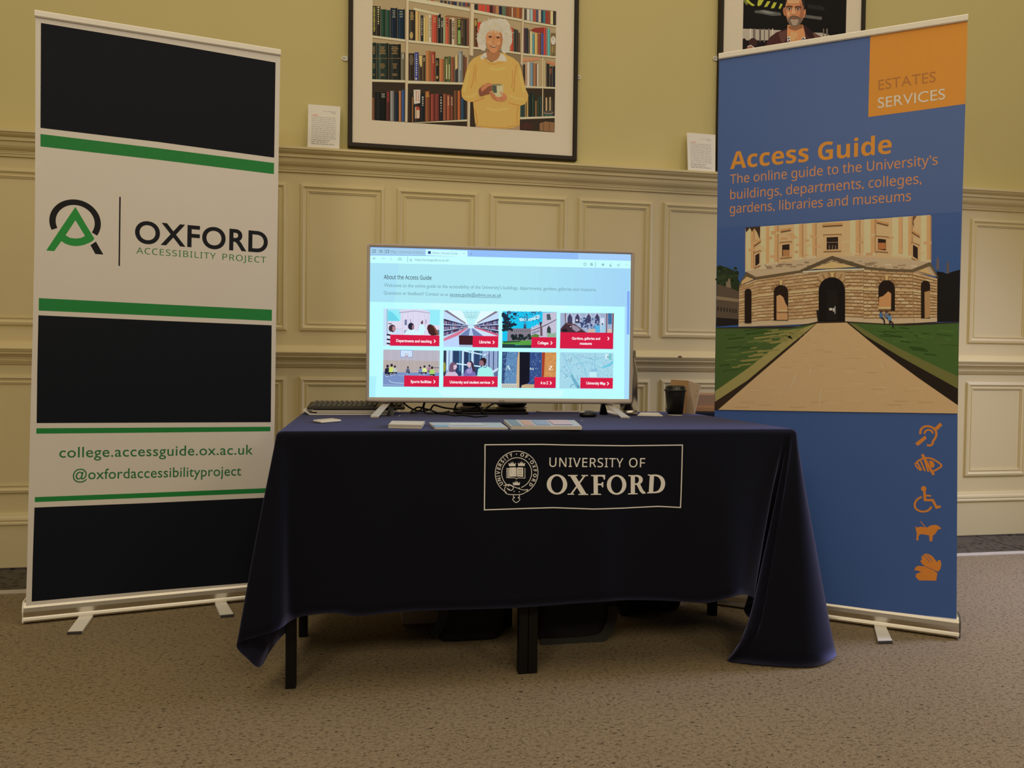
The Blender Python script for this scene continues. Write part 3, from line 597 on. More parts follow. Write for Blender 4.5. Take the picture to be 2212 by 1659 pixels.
# ------------------------------------------------------------------ framed photographs on the wall
FRAME = mat('dark_stained_frame_wood', (0.020, 0.0145, 0.010), rough=0.55, spec=0.3, raw=True, var=0.25, scale=40)
MATB = mat('cream_mount_board', (0.86, 0.80, 0.70), rough=0.75, raw=True, var=0.015, scale=4)
BRKT = mat('white_painted_bracket', (0.8, 0.78, 0.74), rough=0.4, raw=True)
def framed(label, x0, x1, z0, z1, fw, yf, sight, brackets):
    """x0..z1: outer frame; fw: moulding width; yf: depth of the frame's face; sight: print opening (x0, x1, z0, z1)"""
    t = thing('framed_photograph', ((x0+x1)/2, 0.0, z0), label, 'framed photograph', 'framed photographs on the wall')
    b = MB().use(FRAME); st_ = [(0.0, 0.002), (0.0, yf-0.003), (0.003, yf), (fw-0.004, yf), (fw, yf-0.004), (fw, yf-0.014)]
    b.loft([[Vector((x0+i, -p, z0+i)), Vector((x1-i, -p, z0+i)), Vector((x1-i, -p, z1-i)), Vector((x0+i, -p, z1-i))] for i, p in st_], cap0=False, cap1=False, smooth=False)
    b.build('frame', t)
    b = MB().use(MATB); ym = yf-0.011; (a, c, d, e) = sight; i = fw-0.001
    b.loft([[Vector((x0+i, -ym, z0+i)), Vector((x1-i, -ym, z0+i)), Vector((x1-i, -ym, z1-i)), Vector((x0+i, -ym, z1-i))],
            [Vector((a, -ym, d)), Vector((c, -ym, d)), Vector((c, -ym, e)), Vector((a, -ym, e))],
            [Vector((a+0.002, -ym+0.002, d+0.002)), Vector((c-0.002, -ym+0.002, d+0.002)), Vector((c-0.002, -ym+0.002, e-0.002)), Vector((a+0.002, -ym+0.002, e-0.002))]], cap0=False, cap1=False, smooth=False)
    b.build('mount', t)
    for (bx, bz, s) in brackets:
        b = MB().use(BRKT); P = [Vector((bx+s*0.014*math.cos(math.radians(k)), -0.006, bz+0.011*math.sin(math.radians(k)))) for k in range(-90, 91, 20)]+[Vector((bx-s*0.014, -0.006, bz+0.011)), Vector((bx-s*0.014, -0.006, bz-0.011))]
        b.prism(P, (0, 0.004, 0)); b.use(DARKMETAL); b.lathe([(0.003, 0), (0.003, 0.001), (0.001, 0.0015)], (bx+s*0.004, -0.006, bz), 10, T=Matrix.Rotation(math.pi/2, 4, 'X')); b.build('hanging_bracket', t)
    return t
YF = 0.034
w = lambda px, py: on_y(px, py, -YF)
fx0, fx1 = w(751.5, 200).x, w(1248.5, 200).x; fz0 = (w(751, 318).z+w(1246.5, 344.5).z)/2
ppl = Plane((0, -YF+0.0125, 0), (1, 0, 0))
sx0 = (ppl.uv(803.3, 100).x+ppl.uv(803.3, 250).x)/2; sx1 = (ppl.uv(1201.5, 30).x+ppl.uv(1198.5, 285).x)/2
sz0 = (ppl.uv(803.3, 261).y+ppl.uv(1198.4, 286).y)/2; sz1 = ppl.uv(1201.6, 24).y
fz1 = sz1+(sz0-fz0)
b1 = on_y(745, 127, 0); b2 = on_y(1251, 167.5, 0)
PIC = framed('large framed photograph of a white haired person in an ochre jumper by bookshelves', fx0, fx1, fz0, fz1, 0.021, YF, (sx0, sx1, sz0, sz1), ((b1.x, b1.z, -1), (b2.x-0.006, b2.z, 1)))
ar = Art(ppl, (780, 0, 5.027), off=0.0, step=2e-6, gloss=0.5)
ar.uvpoly([Vector((sx0-0.003, sz0-0.003)), Vector((sx1+0.003, sz0-0.003)), Vector((sx1+0.003, sz1+0.003)), Vector((sx0-0.003, sz1+0.003))], (112, 92, 64))
X0, X1 = 118, 2102
rnd = random.Random(11)
def lerp(a, c, t): return a+(c-a)*t
# pale backs of the shelves
for q in ([(117, -46), (482, -20), (478, 430), (117, 388)], [(117, 412), (478, 458), (478, 875), (117, 865)], [(515, -16), (1180, 30), (1172, 505), (517, 435)], [(512, 462), (1172, 528), (1160, 900), (510, 880)], [(1228, 140), (1745, 235), (1730, 575), (1215, 510)], [(1770, 245), (2117, 300), (2112, 615), (1760, 580)], [(1755, 600), (2110, 635), (2107, 950), (1760, 935)]):
    ar.poly(q, (146, 124, 88))
for q in ([(117, 892), (478, 900), (478, 1322), (117, 1310)], [(508, 910), (1112, 922), (1150, 1300), (505, 1330)], [(1180, 1105), (1240, 1105), (1240, 1382), (1180, 1380)], [(1730, 960), (2107, 968), (2105, 1265), (1730, 1275)], [(1725, 1300), (2103, 1285), (2101, 1440), (1722, 1415)], [(560, 1335), (1150, 1320), (1150, 1376), (560, 1345)]):
    ar.poly(q, (46, 36, 26))
def books(lst, base):
    """lst: (x0, x1, top y, colour); base: (xa, ya, xb, yb) line they stand on"""
    xa, ya, xb, yb = base
    for (x0, x1, top, c) in lst:
        y0 = lerp(ya, yb, (x0-xa)/(xb-xa)); y1 = lerp(ya, yb, (x1-xa)/(xb-xa)); s = (yb-ya)/(xb-xa)
        ar.poly([(x0, top), (x1, top+(x1-x0)*s), (x1, y1), (x0, y0)], c)
        d = tuple(int(v*0.6) for v in c); ar.poly([(x1-(x1-x0)*.16, top), (x1, top), (x1, y1), (x1-(x1-x0)*.16, y1)], d)
        li = tuple(min(255, int(v*1.25+8)) for v in c); ar.poly([(x0+(x1-x0)*.18, top+6), (x0+(x1-x0)*.36, top+6), (x0+(x1-x0)*.36, y0-4), (x0+(x1-x0)*.18, y0-4)], li)
def marks(x, y, h, w, c, n):
    for k in range(n):
        yy = y+h*k/n; ww = w*(0.5+0.5*rnd.random()); ar.rect(x-ww/2, yy, x+ww/2, yy+h/n*.55, c)
GD = (150, 124, 70)
books([(122, 164, 62, (34, 32, 26)), (166, 210, 66, (28, 26, 22)), (213, 268, 98, (22, 48, 34)), (270, 318, 106, (28, 54, 42)), (320, 394, 84, (18, 26, 36)), (396, 476, 98, (18, 32, 42))], (117, 385, 478, 430))
marks(143, 80, 270, 22, (170, 160, 60), 16); marks(188, 75, 200, 20, (190, 170, 110), 8); marks(357, 110, 90, 46, (110, 110, 90), 4); marks(436, 120, 80, 40, (100, 104, 90), 3)
books([(117, 165, 462, (20, 34, 28)), (167, 298, 468, (32, 42, 34)), (300, 432, 478, (28, 30, 26)), (434, 476, 570, (84, 78, 60))], (117, 860, 478, 872))
for (x, w_) in ((140, 30), (232, 74), (366, 78)):
    marks(x, 505, 90, w_, (120, 92, 50), 5); marks(x, 690, 60, w_*.8, (110, 84, 46), 4); ar.rect(x-w_*.75, 632, x+w_*.75, 638, (96, 78, 46)); marks(x, 800, 30, w_*.7, (120, 92, 50), 2)
marks(455, 585, 60, 30, (190, 180, 150), 4)
books([(122, 146, 1060, (96, 56, 32)), (150, 272, 1000, (16, 18, 16)), (276, 312, 985, (64, 28, 24)), (316, 360, 985, (104, 100, 92)), (364, 408, 1010, (24, 30, 40)), (410, 436, 985, (150, 84, 40)), (440, 474, 975, (34, 56, 92))], (117, 1306, 478, 1320))
marks(240, 1015, 50, 50, (120, 116, 100), 4); marks(294, 1000, 120, 24, (150, 40, 40), 5)
books([(520, 588, 104, (40, 34, 28)), (592, 626, 120, (176, 134, 76)), (630, 646, 150, (150, 126, 86)), (648, 676, 165, (30, 34, 34)), (680, 704, 190, (184, 148, 84)), (706, 728, 165, (190, 140, 76)), (732, 764, 160, (196, 172, 128)), (768, 828, 162, (150, 52, 36)), (832, 866, 152, (24, 24, 24)), (868, 892, 190, (34, 36, 36)), (894, 912, 195, (128, 136, 96)), (916, 954, 185, (158, 66, 40)), (958, 984, 210, (62, 38, 26)), (986, 1018, 192, (170, 150, 116)), (1020, 1044, 190, (120, 90, 58)), (1046, 1082, 205, (30, 44, 22)), (1084, 1116, 200, (54, 40, 30)), (1118, 1148, 195, (34, 30, 26)), (1150, 1170, 196, (92, 40, 28))], (517, 435, 1170, 505))
ar.poly([(570, 82), (830, 145), (850, 152), (840, 166), (575, 108)], (186, 166, 128)); ar.poly([(905, 185), (935, 165), (1170, 195), (1165, 210), (940, 182)], (110, 74, 42))
marks(552, 130, 90, 44, GD, 7); ar.blob(546, 384, 18, 40, GD, 10); marks(660, 200, 190, 16, (150, 140, 110), 9); marks(848, 200, 110, 20, (190, 186, 170), 6); marks(880, 230, 70, 16, (190, 186, 170), 5); marks(935, 210, 90, 14, (30, 24, 22), 3); marks(1000, 230, 200, 24, (60, 50, 40), 9); marks(1064, 220, 80, 24, (190, 186, 60), 7); ar.rect(1052, 330, 1078, 480, (110, 140, 70)); marks(750, 200, 210, 18, (90, 70, 50), 10); marks(800, 190, 60, 24, GD, 4); marks(1100, 230, 180, 12, (120, 104, 74), 8)
books([(516, 578, 578, (42, 32, 26)), (582, 624, 568, (36, 44, 104)), (628, 664, 600, (46, 36, 28)), (668, 700, 600, (54, 38, 24)), (706, 754, 552, (142, 86, 42)), (758, 806, 560, (122, 44, 28)), (810, 848, 630, (30, 28, 26)), (852, 900, 640, (150, 82, 42)), (904, 938, 616, (48, 58, 28)), (942, 974, 612, (58, 66, 34)), (978, 1012, 620, (104, 52, 30)), (1016, 1052, 600, (44, 44, 44)), (1056, 1102, 556, (104, 104, 100)), (1106, 1124, 600, (70, 46, 32)), (1126, 1146, 620, (96, 44, 30))], (512, 872, 1160, 898))
marks(546, 600, 110, 48, (110, 92, 66), 8); marks(602, 590, 240, 18, (160, 160, 176), 10); ar.poly([(630, 605), (662, 604), (660, 715), (650, 735), (634, 690)], (176, 150, 90)); marks(684, 630, 40, 18, (180, 166, 120), 3); marks(782, 600, 90, 16, (176, 120, 74), 6); ar.blob(598, 855, 9, 14, (200, 196, 180), 8); ar.blob(826, 840, 12, 18, GD, 8); ar.rect(922, 700, 934, 860, (196, 206, 110)); ar.rect(952, 700, 962, 860, (196, 206, 110)); marks(926, 640, 60, 16, (150, 150, 90), 4); ar.poly([(1020, 600), (1046, 600), (1048, 740), (1022, 760)], (190, 150, 96)); marks(1078, 590, 180, 20, (150, 150, 146), 8); marks(825, 660, 60, 20, GD, 3)
books([(508, 548, 1010, (38, 30, 26)), (552, 568, 1055, (110, 70, 36)), (572, 640, 980, (36, 28, 26)), (646, 690, 1020, (22, 24, 28)), (696, 750, 990, (100, 52, 26)), (756, 796, 1022, (112, 42, 30)), (800, 850, 1020, (92, 34, 28)), (854, 886, 1030, (24, 24, 28)), (890, 928, 1020, (110, 56, 32)), (932, 966, 1030, (130, 60, 36)), (970, 1002, 1040, (92, 46, 30)), (1008, 1044, 985, (82, 48, 24)), (1048, 1080, 985, (142, 70, 34)), (1084, 1122, 1060, (30, 52, 66)), (1126, 1148, 1060, (36, 30, 26))], (505, 1328, 1150, 1296))
ar.poly([(570, 975), (644, 975), (640, 1120), (574, 1130)], (202, 188, 152)); marks(600, 992, 110, 16, (150, 60, 36), 7); marks(624, 992, 110, 14, (150, 60, 36), 7)
for k in range(36): ar.rect(580+rnd.random()*50, 1150+rnd.random()*140, 588+rnd.random()*50, 1158+rnd.random()*140, rnd.choice([(150, 60, 40), (170, 150, 120), (110, 50, 40)]))
marks(720, 1000, 60, 44, (170, 120, 50), 4); marks(670, 1050, 110, 20, (170, 170, 160), 5); marks(868, 1050, 180, 14, (180, 180, 170), 6); marks(948, 1050, 100, 16, (190, 150, 110), 6); marks(985, 1060, 90, 14, (190, 150, 110), 5)
for (x, c) in ((700, (92, 44, 26)), (756, (150, 66, 40)), (860, (34, 44, 60)), (900, (60, 40, 34)), (940, (46, 50, 66)), (980, (70, 40, 34)), (1010, (34, 46, 66)), (1060, (54, 56, 60)), (1100, (46, 56, 76)), (1130, (120, 50, 34)), (1156, (60, 50, 46))):
    y = (x-530)*.088; ar.poly([(x, y-22), (x+30, y-20), (x+30, y+14+x*.006), (x, y+10+x*.006)], c)
for (x, c) in ((1232, (36, 34, 34)), (1275, (170, 60, 40)), (1312, (178, 52, 30)), (1360, (166, 50, 36)), (1395, (60, 30, 30)), (1430, (110, 60, 46)), (1462, (150, 100, 60)), (1496, (28, 34, 50)), (1536, (70, 90, 66)), (1572, (92, 50, 28)), (1602, (104, 58, 30)), (1648, (120, 60, 30)), (1690, (150, 80, 30)), (1716, (110, 56, 30))):
    y = 45+(x-1232)*.083; yb = 106+(x-1232)*.19; ar.poly([(x, y), (x+34, y+3), (x+34, yb+6), (x, yb)], c)
ar.rect(1636, 85, 1646, 186, (190, 170, 130))
for (x, c) in ((1772, (66, 56, 46)), (1800, (196, 186, 160)), (1835, (130, 150, 156)), (1868, (150, 60, 40)), (1900, (60, 60, 76)), (1925, (170, 150, 120)), (1955, (36, 46, 60)), (1975, (40, 96, 96)), (2000, (130, 40, 30)), (2030, (120, 60, 34)), (2056, (186, 160, 110)), (2084, (40, 34, 30)), (2100, (60, 50, 40))):
    y = 90+(x-1772)*.085; yb = 216+(x-1772)*.165; ar.poly([(x, y+6), (x+28, y+8), (x+28, yb+4), (x, yb)], c)
books([(1225, 1262, 200, (74, 46, 26)), (1266, 1306, 240, (170, 44, 28)), (1308, 1340, 300, (90, 50, 36))], (1215, 508, 1730, 572)); marks(1244, 215, 70, 28, (180, 150, 60), 5)
books([(1622, 1654, 300, (164, 52, 34)), (1658, 1682, 315, (38, 40, 38)), (1684, 1706, 325, (50, 44, 36)), (1708, 1726, 355, (72, 46, 34))], (1215, 508, 1730, 572))
books([(1768, 1784, 305, (60, 30, 46)), (1786, 1812, 306, (34, 34, 40)), (1814, 1830, 320, (70, 56, 44)), (1836, 1860, 340, (190, 164, 110)), (1862, 1884, 370, (60, 110, 120)), (1886, 1918, 360, (186, 132, 70)), (1920, 1954, 365, (110, 50, 34)), (1956, 1980, 360, (50, 60, 110)), (1984, 2004, 298, (170, 40, 36)), (2006, 2022, 304, (120, 90, 80)), (2026, 2050, 312, (64, 146, 136))], (1760, 578, 2112, 612))
ar.poly([(1836, 330), (1880, 305), (1985, 298), (1984, 358), (1950, 360), (1900, 352), (1850, 338)], (120, 34, 28)); ar.rect(2060, 360, 2112, 608, (92, 76, 44)); ar.blob(2086, 440, 26, 48, (206, 196, 160)); ar.blob(2086, 440, 18, 36, (214, 206, 176)); ar.stroke([(2086, 440), (2084, 405)], 5, (60, 50, 40)); ar.rect(2070, 500, 2082, 575, (140, 116, 60)); ar.rect(2092, 500, 2104, 575, (120, 96, 50))
books([(1758, 1780, 700, (40, 34, 30)), (1784, 1800, 690, (160, 110, 80)), (1802, 1832, 675, (196, 176, 140)), (1836, 1868, 680, (92, 110, 120)), (1872, 1908, 690, (120, 76, 44)), (1910, 1928, 700, (196, 180, 146)), (1984, 2006, 650, (150, 126, 90)), (2012, 2044, 690, (34, 30, 28)), (2048, 2072, 720, (40, 32, 30)), (2076, 2106, 720, (30, 32, 34))], (1760, 935, 2107, 948))
ar.poly([(1752, 640), (1930, 628), (1938, 650), (1756, 668)], (176, 112, 74)); ar.poly([(2018, 660), (2108, 684), (2108, 716), (2024, 690)], (166, 100, 62)); ar.poly([(1966, 628), (1980, 630), (1978, 945), (1964, 944)], (176, 152, 112)); marks(2058, 750, 60, 16, (190, 90, 50), 4)
books([(1732, 1750, 1070, (34, 60, 54)), (1754, 1772, 1090, (40, 52, 50)), (1776, 1794, 1080, (110, 90, 56)), (1798, 1816, 1030, (156, 118, 60)), (1820, 1850, 1010, (26, 34, 28)), (1854, 1884, 1030, (32, 46, 34)), (1888, 1912, 1095, (96, 70, 44)), (1916, 1936, 1060, (40, 50, 36)), (1938, 1972, 1040, (30, 42, 36)), (1986, 2000, 1010, (50, 42, 34)), (2004, 2020, 1060, (176, 140, 92)), (2024, 2040, 1080, (60, 46, 36)), (2044, 2062, 1055, (150, 126, 86)), (2066, 2084, 1090, (60, 50, 40))], (1730, 1272, 2105, 1262))
ar.poly([(1966, 965), (1978, 965), (1976, 1270), (1964, 1270)], (160, 136, 100)); ar.blob(2036, 1222, 54, 20, (120, 96, 74)); ar.blob(2036, 1216, 48, 13, (60, 56, 48)); ar.blob(2030, 1250, 58, 12, (40, 70, 60))
ar.poly([(1938, 1340), (2000, 1320), (2096, 1330), (2096, 1436), (1960, 1422), (1938, 1420)], (118, 82, 48)); ar.poly([(1975, 1330), (1982, 1330), (1984, 1424), (1977, 1424)], (80, 54, 34)); ar.poly([(2040, 1330), (2047, 1330), (2049, 1430), (2042, 1430)], (80, 54, 34)); ar.poly([(1730, 1350), (1800, 1330), (1870, 1360), (1860, 1410), (1726, 1405)], (60, 34, 26))
# the shelves themselves
WS = (188, 164, 130); WD = (132, 110, 80)
for q in ([(117, 385), (480, 430), (480, 458), (117, 412)], [(117, 862), (480, 872), (480, 900), (117, 890)], [(515, -14), (700, 0), (850, 30), (1182, 95), (1182, 124), (515, 12)], [(515, 435), (1172, 505), (1172, 530), (515, 464)], [(508, 878), (1112, 899), (1112, 922), (508, 910)], [(520, 1336), (1152, 1298), (1152, 1320), (560, 1340)], [(1226, 106), (1747, 210), (1747, 236), (1226, 142)], [(1213, 508), (1330, 520), (1335, 545), (1213, 535)], [(1580, 552), (1732, 572), (1732, 596), (1590, 576)], [(1768, 218), (2118, 280), (2118, 302), (1768, 246)], [(1752, 578), (2114, 613), (2114, 636), (1752, 602)], [(1772, 934), (2109, 948), (2109, 968), (1780, 956)], [(1726, 1273), (2106, 1263), (2106, 1284), (1726, 1298)]):
    ar.poly(q, WS); ar.poly([(q[3][0], q[3][1]-5), (q[2][0], q[2][1]-5), q[2], q[3]], WD)
for q in ([(484, -20), (517, -16), (503, 1326), (476, 1324)], [(1182, 34), (1228, 44), (1216, 610), (1170, 600)], [(1156, 1105), (1184, 1105), (1180, 1382), (1152, 1378)], [(1750, 92), (1770, 95), (1752, 720), (1730, 690)]):
    ar.poly(q, (182, 156, 122)); ar.poly([q[0], (lerp(q[0][0], q[1][0], .3), q[0][1]), (lerp(q[3][0], q[2][0], .3), q[3][1]), q[3]], (150, 126, 94))
# the sitter: jumper, collar, head, hair, hands and mug
OC, OD, OL_ = (188, 138, 68), (166, 118, 54), (198, 149, 77)
ar.poly([(1345, 578), (1290, 600), (1222, 632), (1178, 680), (1150, 740), (1122, 850), (1088, 980), (1092, 1050), (1120, 1085), (1165, 1108), (1216, 1108), (1228, 1250), (1238, 1340), (1270, 1378), (1340, 1390), (1560, 1400), (1640, 1392), (1722, 1362), (1728, 1150), (1780, 1132), (1808, 1085), (1816, 1035), (1786, 960), (1762, 850), (1738, 750), (1710, 680), (1650, 630), (1580, 598), (1560, 575)], OC)
ar.poly([(1560, 1402), (1640, 1394), (1722, 1364), (1724, 1412), (1600, 1404)], (146, 116, 84)); ar.poly([(1246, 1382), (1340, 1392), (1320, 1388), (1242, 1360)], (150, 120, 86))
for q, wd in (([(1240, 700), (1226, 800), (1212, 900), (1190, 960)], 16), ([(1262, 720), (1240, 820), (1250, 900)], 10), ([(1690, 700), (1668, 820), (1660, 960), (1652, 1000)], 16), ([(1640, 760), (1646, 880), (1630, 960)], 10), ([(1228, 1180), (1260, 1280), (1262, 1360)], 14), ([(1700, 1160), (1690, 1260), (1700, 1350)], 12), ([(1216, 1108), (1300, 1082), (1340, 1060)], 14), ([(1728, 1148), (1640, 1130), (1600, 1110)], 14), ([(1280, 1370), (1420, 1382), (1560, 1388), (1700, 1358)], 10), ([(1340, 640), (1380, 690), (1450, 700), (1530, 680), (1565, 640)], 9)): ar.stroke(q, wd, OD)
for q, wd in (([(1170, 760), (1140, 900), (1116, 1000)], 22), ([(1720, 760), (1745, 900), (1776, 1010)], 20), ([(1400, 740), (1480, 760), (1560, 740)], 24), ([(1360, 1180), (1480, 1200), (1600, 1180)], 20), ([(1130, 1050), (1200, 1050), (1270, 1000)], 22), ([(1770, 1080), (1680, 1070), (1610, 1040)], 20)): ar.stroke(q, wd, OL_)
ar.poly([(1292, 632), (1310, 602), (1346, 572), (1360, 575), (1366, 640), (1400, 668), (1440, 672), (1490, 640), (1512, 586), (1540, 590), (1566, 615), (1584, 664), (1530, 668), (1488, 656), (1440, 680), (1380, 658), (1345, 628), (1318, 648)], (196, 186, 158))
ar.poly([(1362, 560), (1500, 560), (1510, 600), (1480, 645), (1440, 668), (1400, 664), (1366, 640)], (142, 92, 56))
HA, HB = (212, 194, 156), (184, 160, 118)
ho = [(1268, 372), (1290, 320), (1318, 268), (1352, 236), (1400, 214), (1462, 206), (1520, 214), (1560, 206), (1592, 232), (1612, 290), (1630, 340), (1626, 386), (1644, 430), (1628, 480), (1606, 520), (1596, 568), (1560, 580), (1530, 566), (1500, 400), (1380, 360), (1352, 420), (1356, 520), (1340, 556), (1306, 548), (1288, 500), (1262, 462), (1256, 416)]
ar.poly(ho, HA)
for (x, y, r) in ((1300, 420, 42), (1310, 490, 40), (1340, 290, 50), (1420, 250, 40), (1500, 245, 44), (1570, 290, 48), (1596, 380, 44), (1598, 450, 42), (1572, 530, 40)): ar.blob(x, y, r, r*1.05, HA, 20)
for k in range(420):
    a = -3.9+rnd.random()*4.7; R_ = 95+rnd.random()*95; x = 1450+R_*math.cos(a)*1.0; y = 400+R_*math.sin(a)*1.02
    if 1372 < x < 1530 and y > 335: continue
    t = a+1.3+rnd.random()*.8; L_ = 10+rnd.random()*14
    ar.stroke([(x, y), (x+L_*math.cos(t), y+L_*math.sin(t)), (x+L_*1.8*math.cos(t-.6), y+L_*1.8*math.sin(t-.6))], 2.5+rnd.random()*2.5, rnd.choice([HA, HB, (220, 204, 168), (198, 176, 134), (206, 188, 148)]))
FA, FD, FL_ = (172, 113, 70), (138, 87, 52), (183, 126, 82)
ar.poly([(1362, 370), (1382, 338), (1440, 325), (1500, 335), (1530, 372), (1538, 430), (1528, 500), (1500, 550), (1450, 580), (1410, 572), (1378, 535), (1360, 470), (1352, 420)], FA)
ar.poly([(1500, 345), (1530, 372), (1538, 430), (1528, 500), (1500, 550), (1470, 572), (1500, 500), (1512, 430)], (148, 92, 54))
ar.poly([(1385, 345), (1440, 330), (1490, 340), (1480, 366), (1430, 358), (1390, 372)], FL_); ar.blob(1395, 465, 24, 22, FL_, 12); ar.blob(1494, 470, 20, 20, FL_, 12); ar.blob(1436, 455, 20, 16, (190, 124, 80), 10); ar.stroke([(1446, 390), (1440, 440), (1424, 462), (1446, 470)], 7, FD)
for (x, y) in ((1402, 402), (1486, 410)):
    ar.blob(x, y-2, 24, 14, (124, 78, 48), 12); ar.blob(x, y+2, 14, 7, (60, 44, 36), 10); ar.blob(x+2, y+2, 5, 6, (26, 20, 18), 8); ar.stroke([(x-24, y-20), (x, y-28), (x+24, y-18)], 6, (196, 168, 126))
ar.poly([(1396, 492), (1420, 500), (1450, 503), (1478, 496), (1466, 514), (1436, 522), (1408, 512)], (92, 46, 34)); ar.poly([(1404, 496), (1436, 504), (1470, 499), (1462, 507), (1430, 511)], (206, 190, 160)); ar.stroke([(1376, 470), (1384, 500), (1400, 530)], 5, FD); ar.stroke([(1496, 480), (1492, 510), (1476, 540)], 5, FD); ar.stroke([(1376, 372), (1420, 366)], 3, FD)
for k in range(70):
    x = 1360+rnd.random()*190; y = 280+rnd.random()*56; ar.stroke([(x, y-16), (x-8+rnd.random()*16, y+10), (x-14+rnd.random()*28, y+30)], 3.5, rnd.choice([HA, HB, (224, 208, 172)]))
HN, HD = (168, 104, 66), (112, 62, 40)
ar.poly([(1266, 1015), (1282, 965), (1325, 925), (1370, 905), (1420, 908), (1432, 925), (1424, 980), (1400, 1000), (1390, 1024), (1352, 1030), (1322, 1045), (1290, 1052)], HD)
ar.poly([(1300, 960), (1345, 912), (1420, 908), (1428, 925), (1380, 940), (1340, 975), (1310, 1000)], HN)
ar.poly([(1392, 990), (1420, 1000), (1450, 1040), (1500, 1058), (1530, 1040), (1508, 1002), (1524, 996), (1556, 1018), (1588, 1050), (1580, 1085), (1540, 1104), (1480, 1100), (1430, 1075), (1402, 1030)], HN)
for q in ([(1400, 1010), (1430, 1058), (1470, 1082)], [(1418, 1002), (1450, 1050)], [(1330, 1000), (1384, 978)], [(1340, 1020), (1390, 996)], [(1500, 1062), (1540, 1078)]): ar.stroke(q, 5, HD)
ar.poly([(1418, 922), (1440, 914), (1500, 912), (1540, 926), (1542, 1000), (1530, 1045), (1500, 1058), (1470, 1052), (1440, 1014), (1420, 990)], (168, 158, 116)); ar.poly([(1420, 925), (1470, 930), (1474, 1010), (1446, 1012), (1422, 985)], (64, 66, 52)); ar.poly([(1418, 922), (1440, 914), (1500, 911), (1541, 925), (1500, 934), (1446, 932)], (120, 106, 76)); ar.poly([(1508, 1000), (1524, 996), (1532, 1030), (1520, 1042)], HN)
ar.stroke([(1264, 975), (1280, 1050), (1326, 1058)], 9, OL_); ar.stroke([(1586, 1036), (1592, 1072), (1572, 1100)], 9, OL_)
ar.build('photograph_print', PIC)

# second picture, partly hidden by the blue banner
g0 = on_y(1556, 60, -YF).x; g1 = on_y(1871, 30, -YF).x; gz0 = fz0+0.0
q0 = ppl.uv(1604.5, 50).x; q1 = ppl.uv(1828.5, 30).x; qz0 = gz0+(sz0-fz0)
b3 = on_y(1543, 127, 0)
PIC2 = framed('framed portrait photograph of a bearded person in a brown jacket behind the blue banner', g0, g1, gz0, fz1+0.42, 0.021, YF, (q0, q1, qz0, fz1+0.42-(sz0-fz0)), ((b3.x+0.004, b3.z, -1),))
ar = Art(ppl, (1480, 0, 4.365), off=0.0, step=2e-6, gloss=0.5)
ar.uvpoly([Vector((q0-0.003, qz0-0.003)), Vector((q1+0.003, qz0-0.003)), Vector((q1+0.003, fz1+0.34)), Vector((q0-0.003, fz1+0.34))], (14, 12, 12))
for q in ([(570, 0), (600, 0), (615, 20), (660, 50), (635, 58), (600, 35), (580, 20)], [(690, 0), (742, 0), (715, 48), (690, 60), (680, 45)], [(775, 12), (805, 12), (775, 62), (745, 68), (752, 50)], [(835, 22), (864, 24), (840, 76), (808, 80), (818, 55)], [(900, 32), (920, 40), (900, 82), (880, 80)]): ar.poly(q, (150, 148, 40))
for q in ([(546, 0), (575, 0), (592, 50), (570, 40)],): ar.poly(q, (96, 96, 40))
ar.poly([(660, 100), (740, 92), (900, 120), (905, 146), (820, 150), (740, 134), (650, 118)], (70, 68, 62)); ar.poly([(700, 104), (760, 100), (860, 128), (780, 128)], (110, 106, 98)); ar.poly([(1140, 140), (1290, 160), (1288, 188), (1130, 168)], (74, 70, 64)); ar.poly([(1150, 40), (1300, 60), (1320, 100), (1160, 80)], (32, 28, 26))
ar.poly([(535, 270), (900, 285), (960, 300), (1290, 310), (1360, 330), (1360, 380), (535, 380)], (150, 136, 116))
for (x, w_) in ((610, 12), (640, 22), (700, 14), (742, 10), (782, 16), (820, 10), (1300, 10), (1330, 14)): ar.rect(x, 270, x+w_, 400, rnd.choice([(96, 84, 72), (64, 56, 50), (176, 160, 136)]))
ar.poly([(535, 370), (560, 360), (590, 395), (610, 375), (640, 362), (670, 375), (690, 400), (720, 390), (740, 420), (760, 500), (535, 500)], (24, 16, 16)); ar.blob(640, 400, 40, 42, (52, 30, 28), 14); ar.stroke([(588, 440), (620, 428), (668, 462)], 9, (176, 160, 150)); ar.blob(612, 462, 34, 24, (140, 84, 56), 12)
ar.poly([(752, 440), (770, 400), (800, 350), (860, 305), (960, 270), (1120, 235), (1180, 290), (1290, 350), (1330, 400), (1350, 520), (740, 560)], (60, 32, 28)); ar.poly([(880, 310), (960, 285), (950, 360), (925, 420), (900, 380)], (78, 44, 36)); ar.poly([(1118, 232), (1160, 262), (1250, 350), (1200, 380), (1150, 330)], (40, 22, 22)); ar.poly([(1200, 310), (1290, 350), (1310, 372), (1230, 370)], (84, 48, 38))
ar.poly([(965, 235), (1110, 235), (1130, 320), (1135, 385), (1060, 420), (965, 415), (960, 320)], (176, 116, 70)); ar.poly([(965, 250), (1100, 230), (1112, 262), (1040, 290), (985, 275)], (120, 74, 44)); ar.poly([(1000, 300), (1060, 310), (1050, 400), (985, 360)], (192, 132, 82)); ar.stroke([(1045, 360), (1042, 400)], 6, (126, 78, 46))
ar.poly([(962, 340), (990, 348), (996, 400), (966, 412)], (190, 176, 160)); ar.poly([(1135, 345), (1100, 352), (1092, 390), (1134, 384)], (190, 176, 160))
for (x, y) in ((976, 362), (982, 386), (972, 398), (1112, 362), (1124, 374), (1104, 378)): ar.blob(x, y, 8, 8, (34, 28, 40), 8)
FB, FBD, FBL = (164, 104, 66), (110, 64, 40), (192, 130, 86)
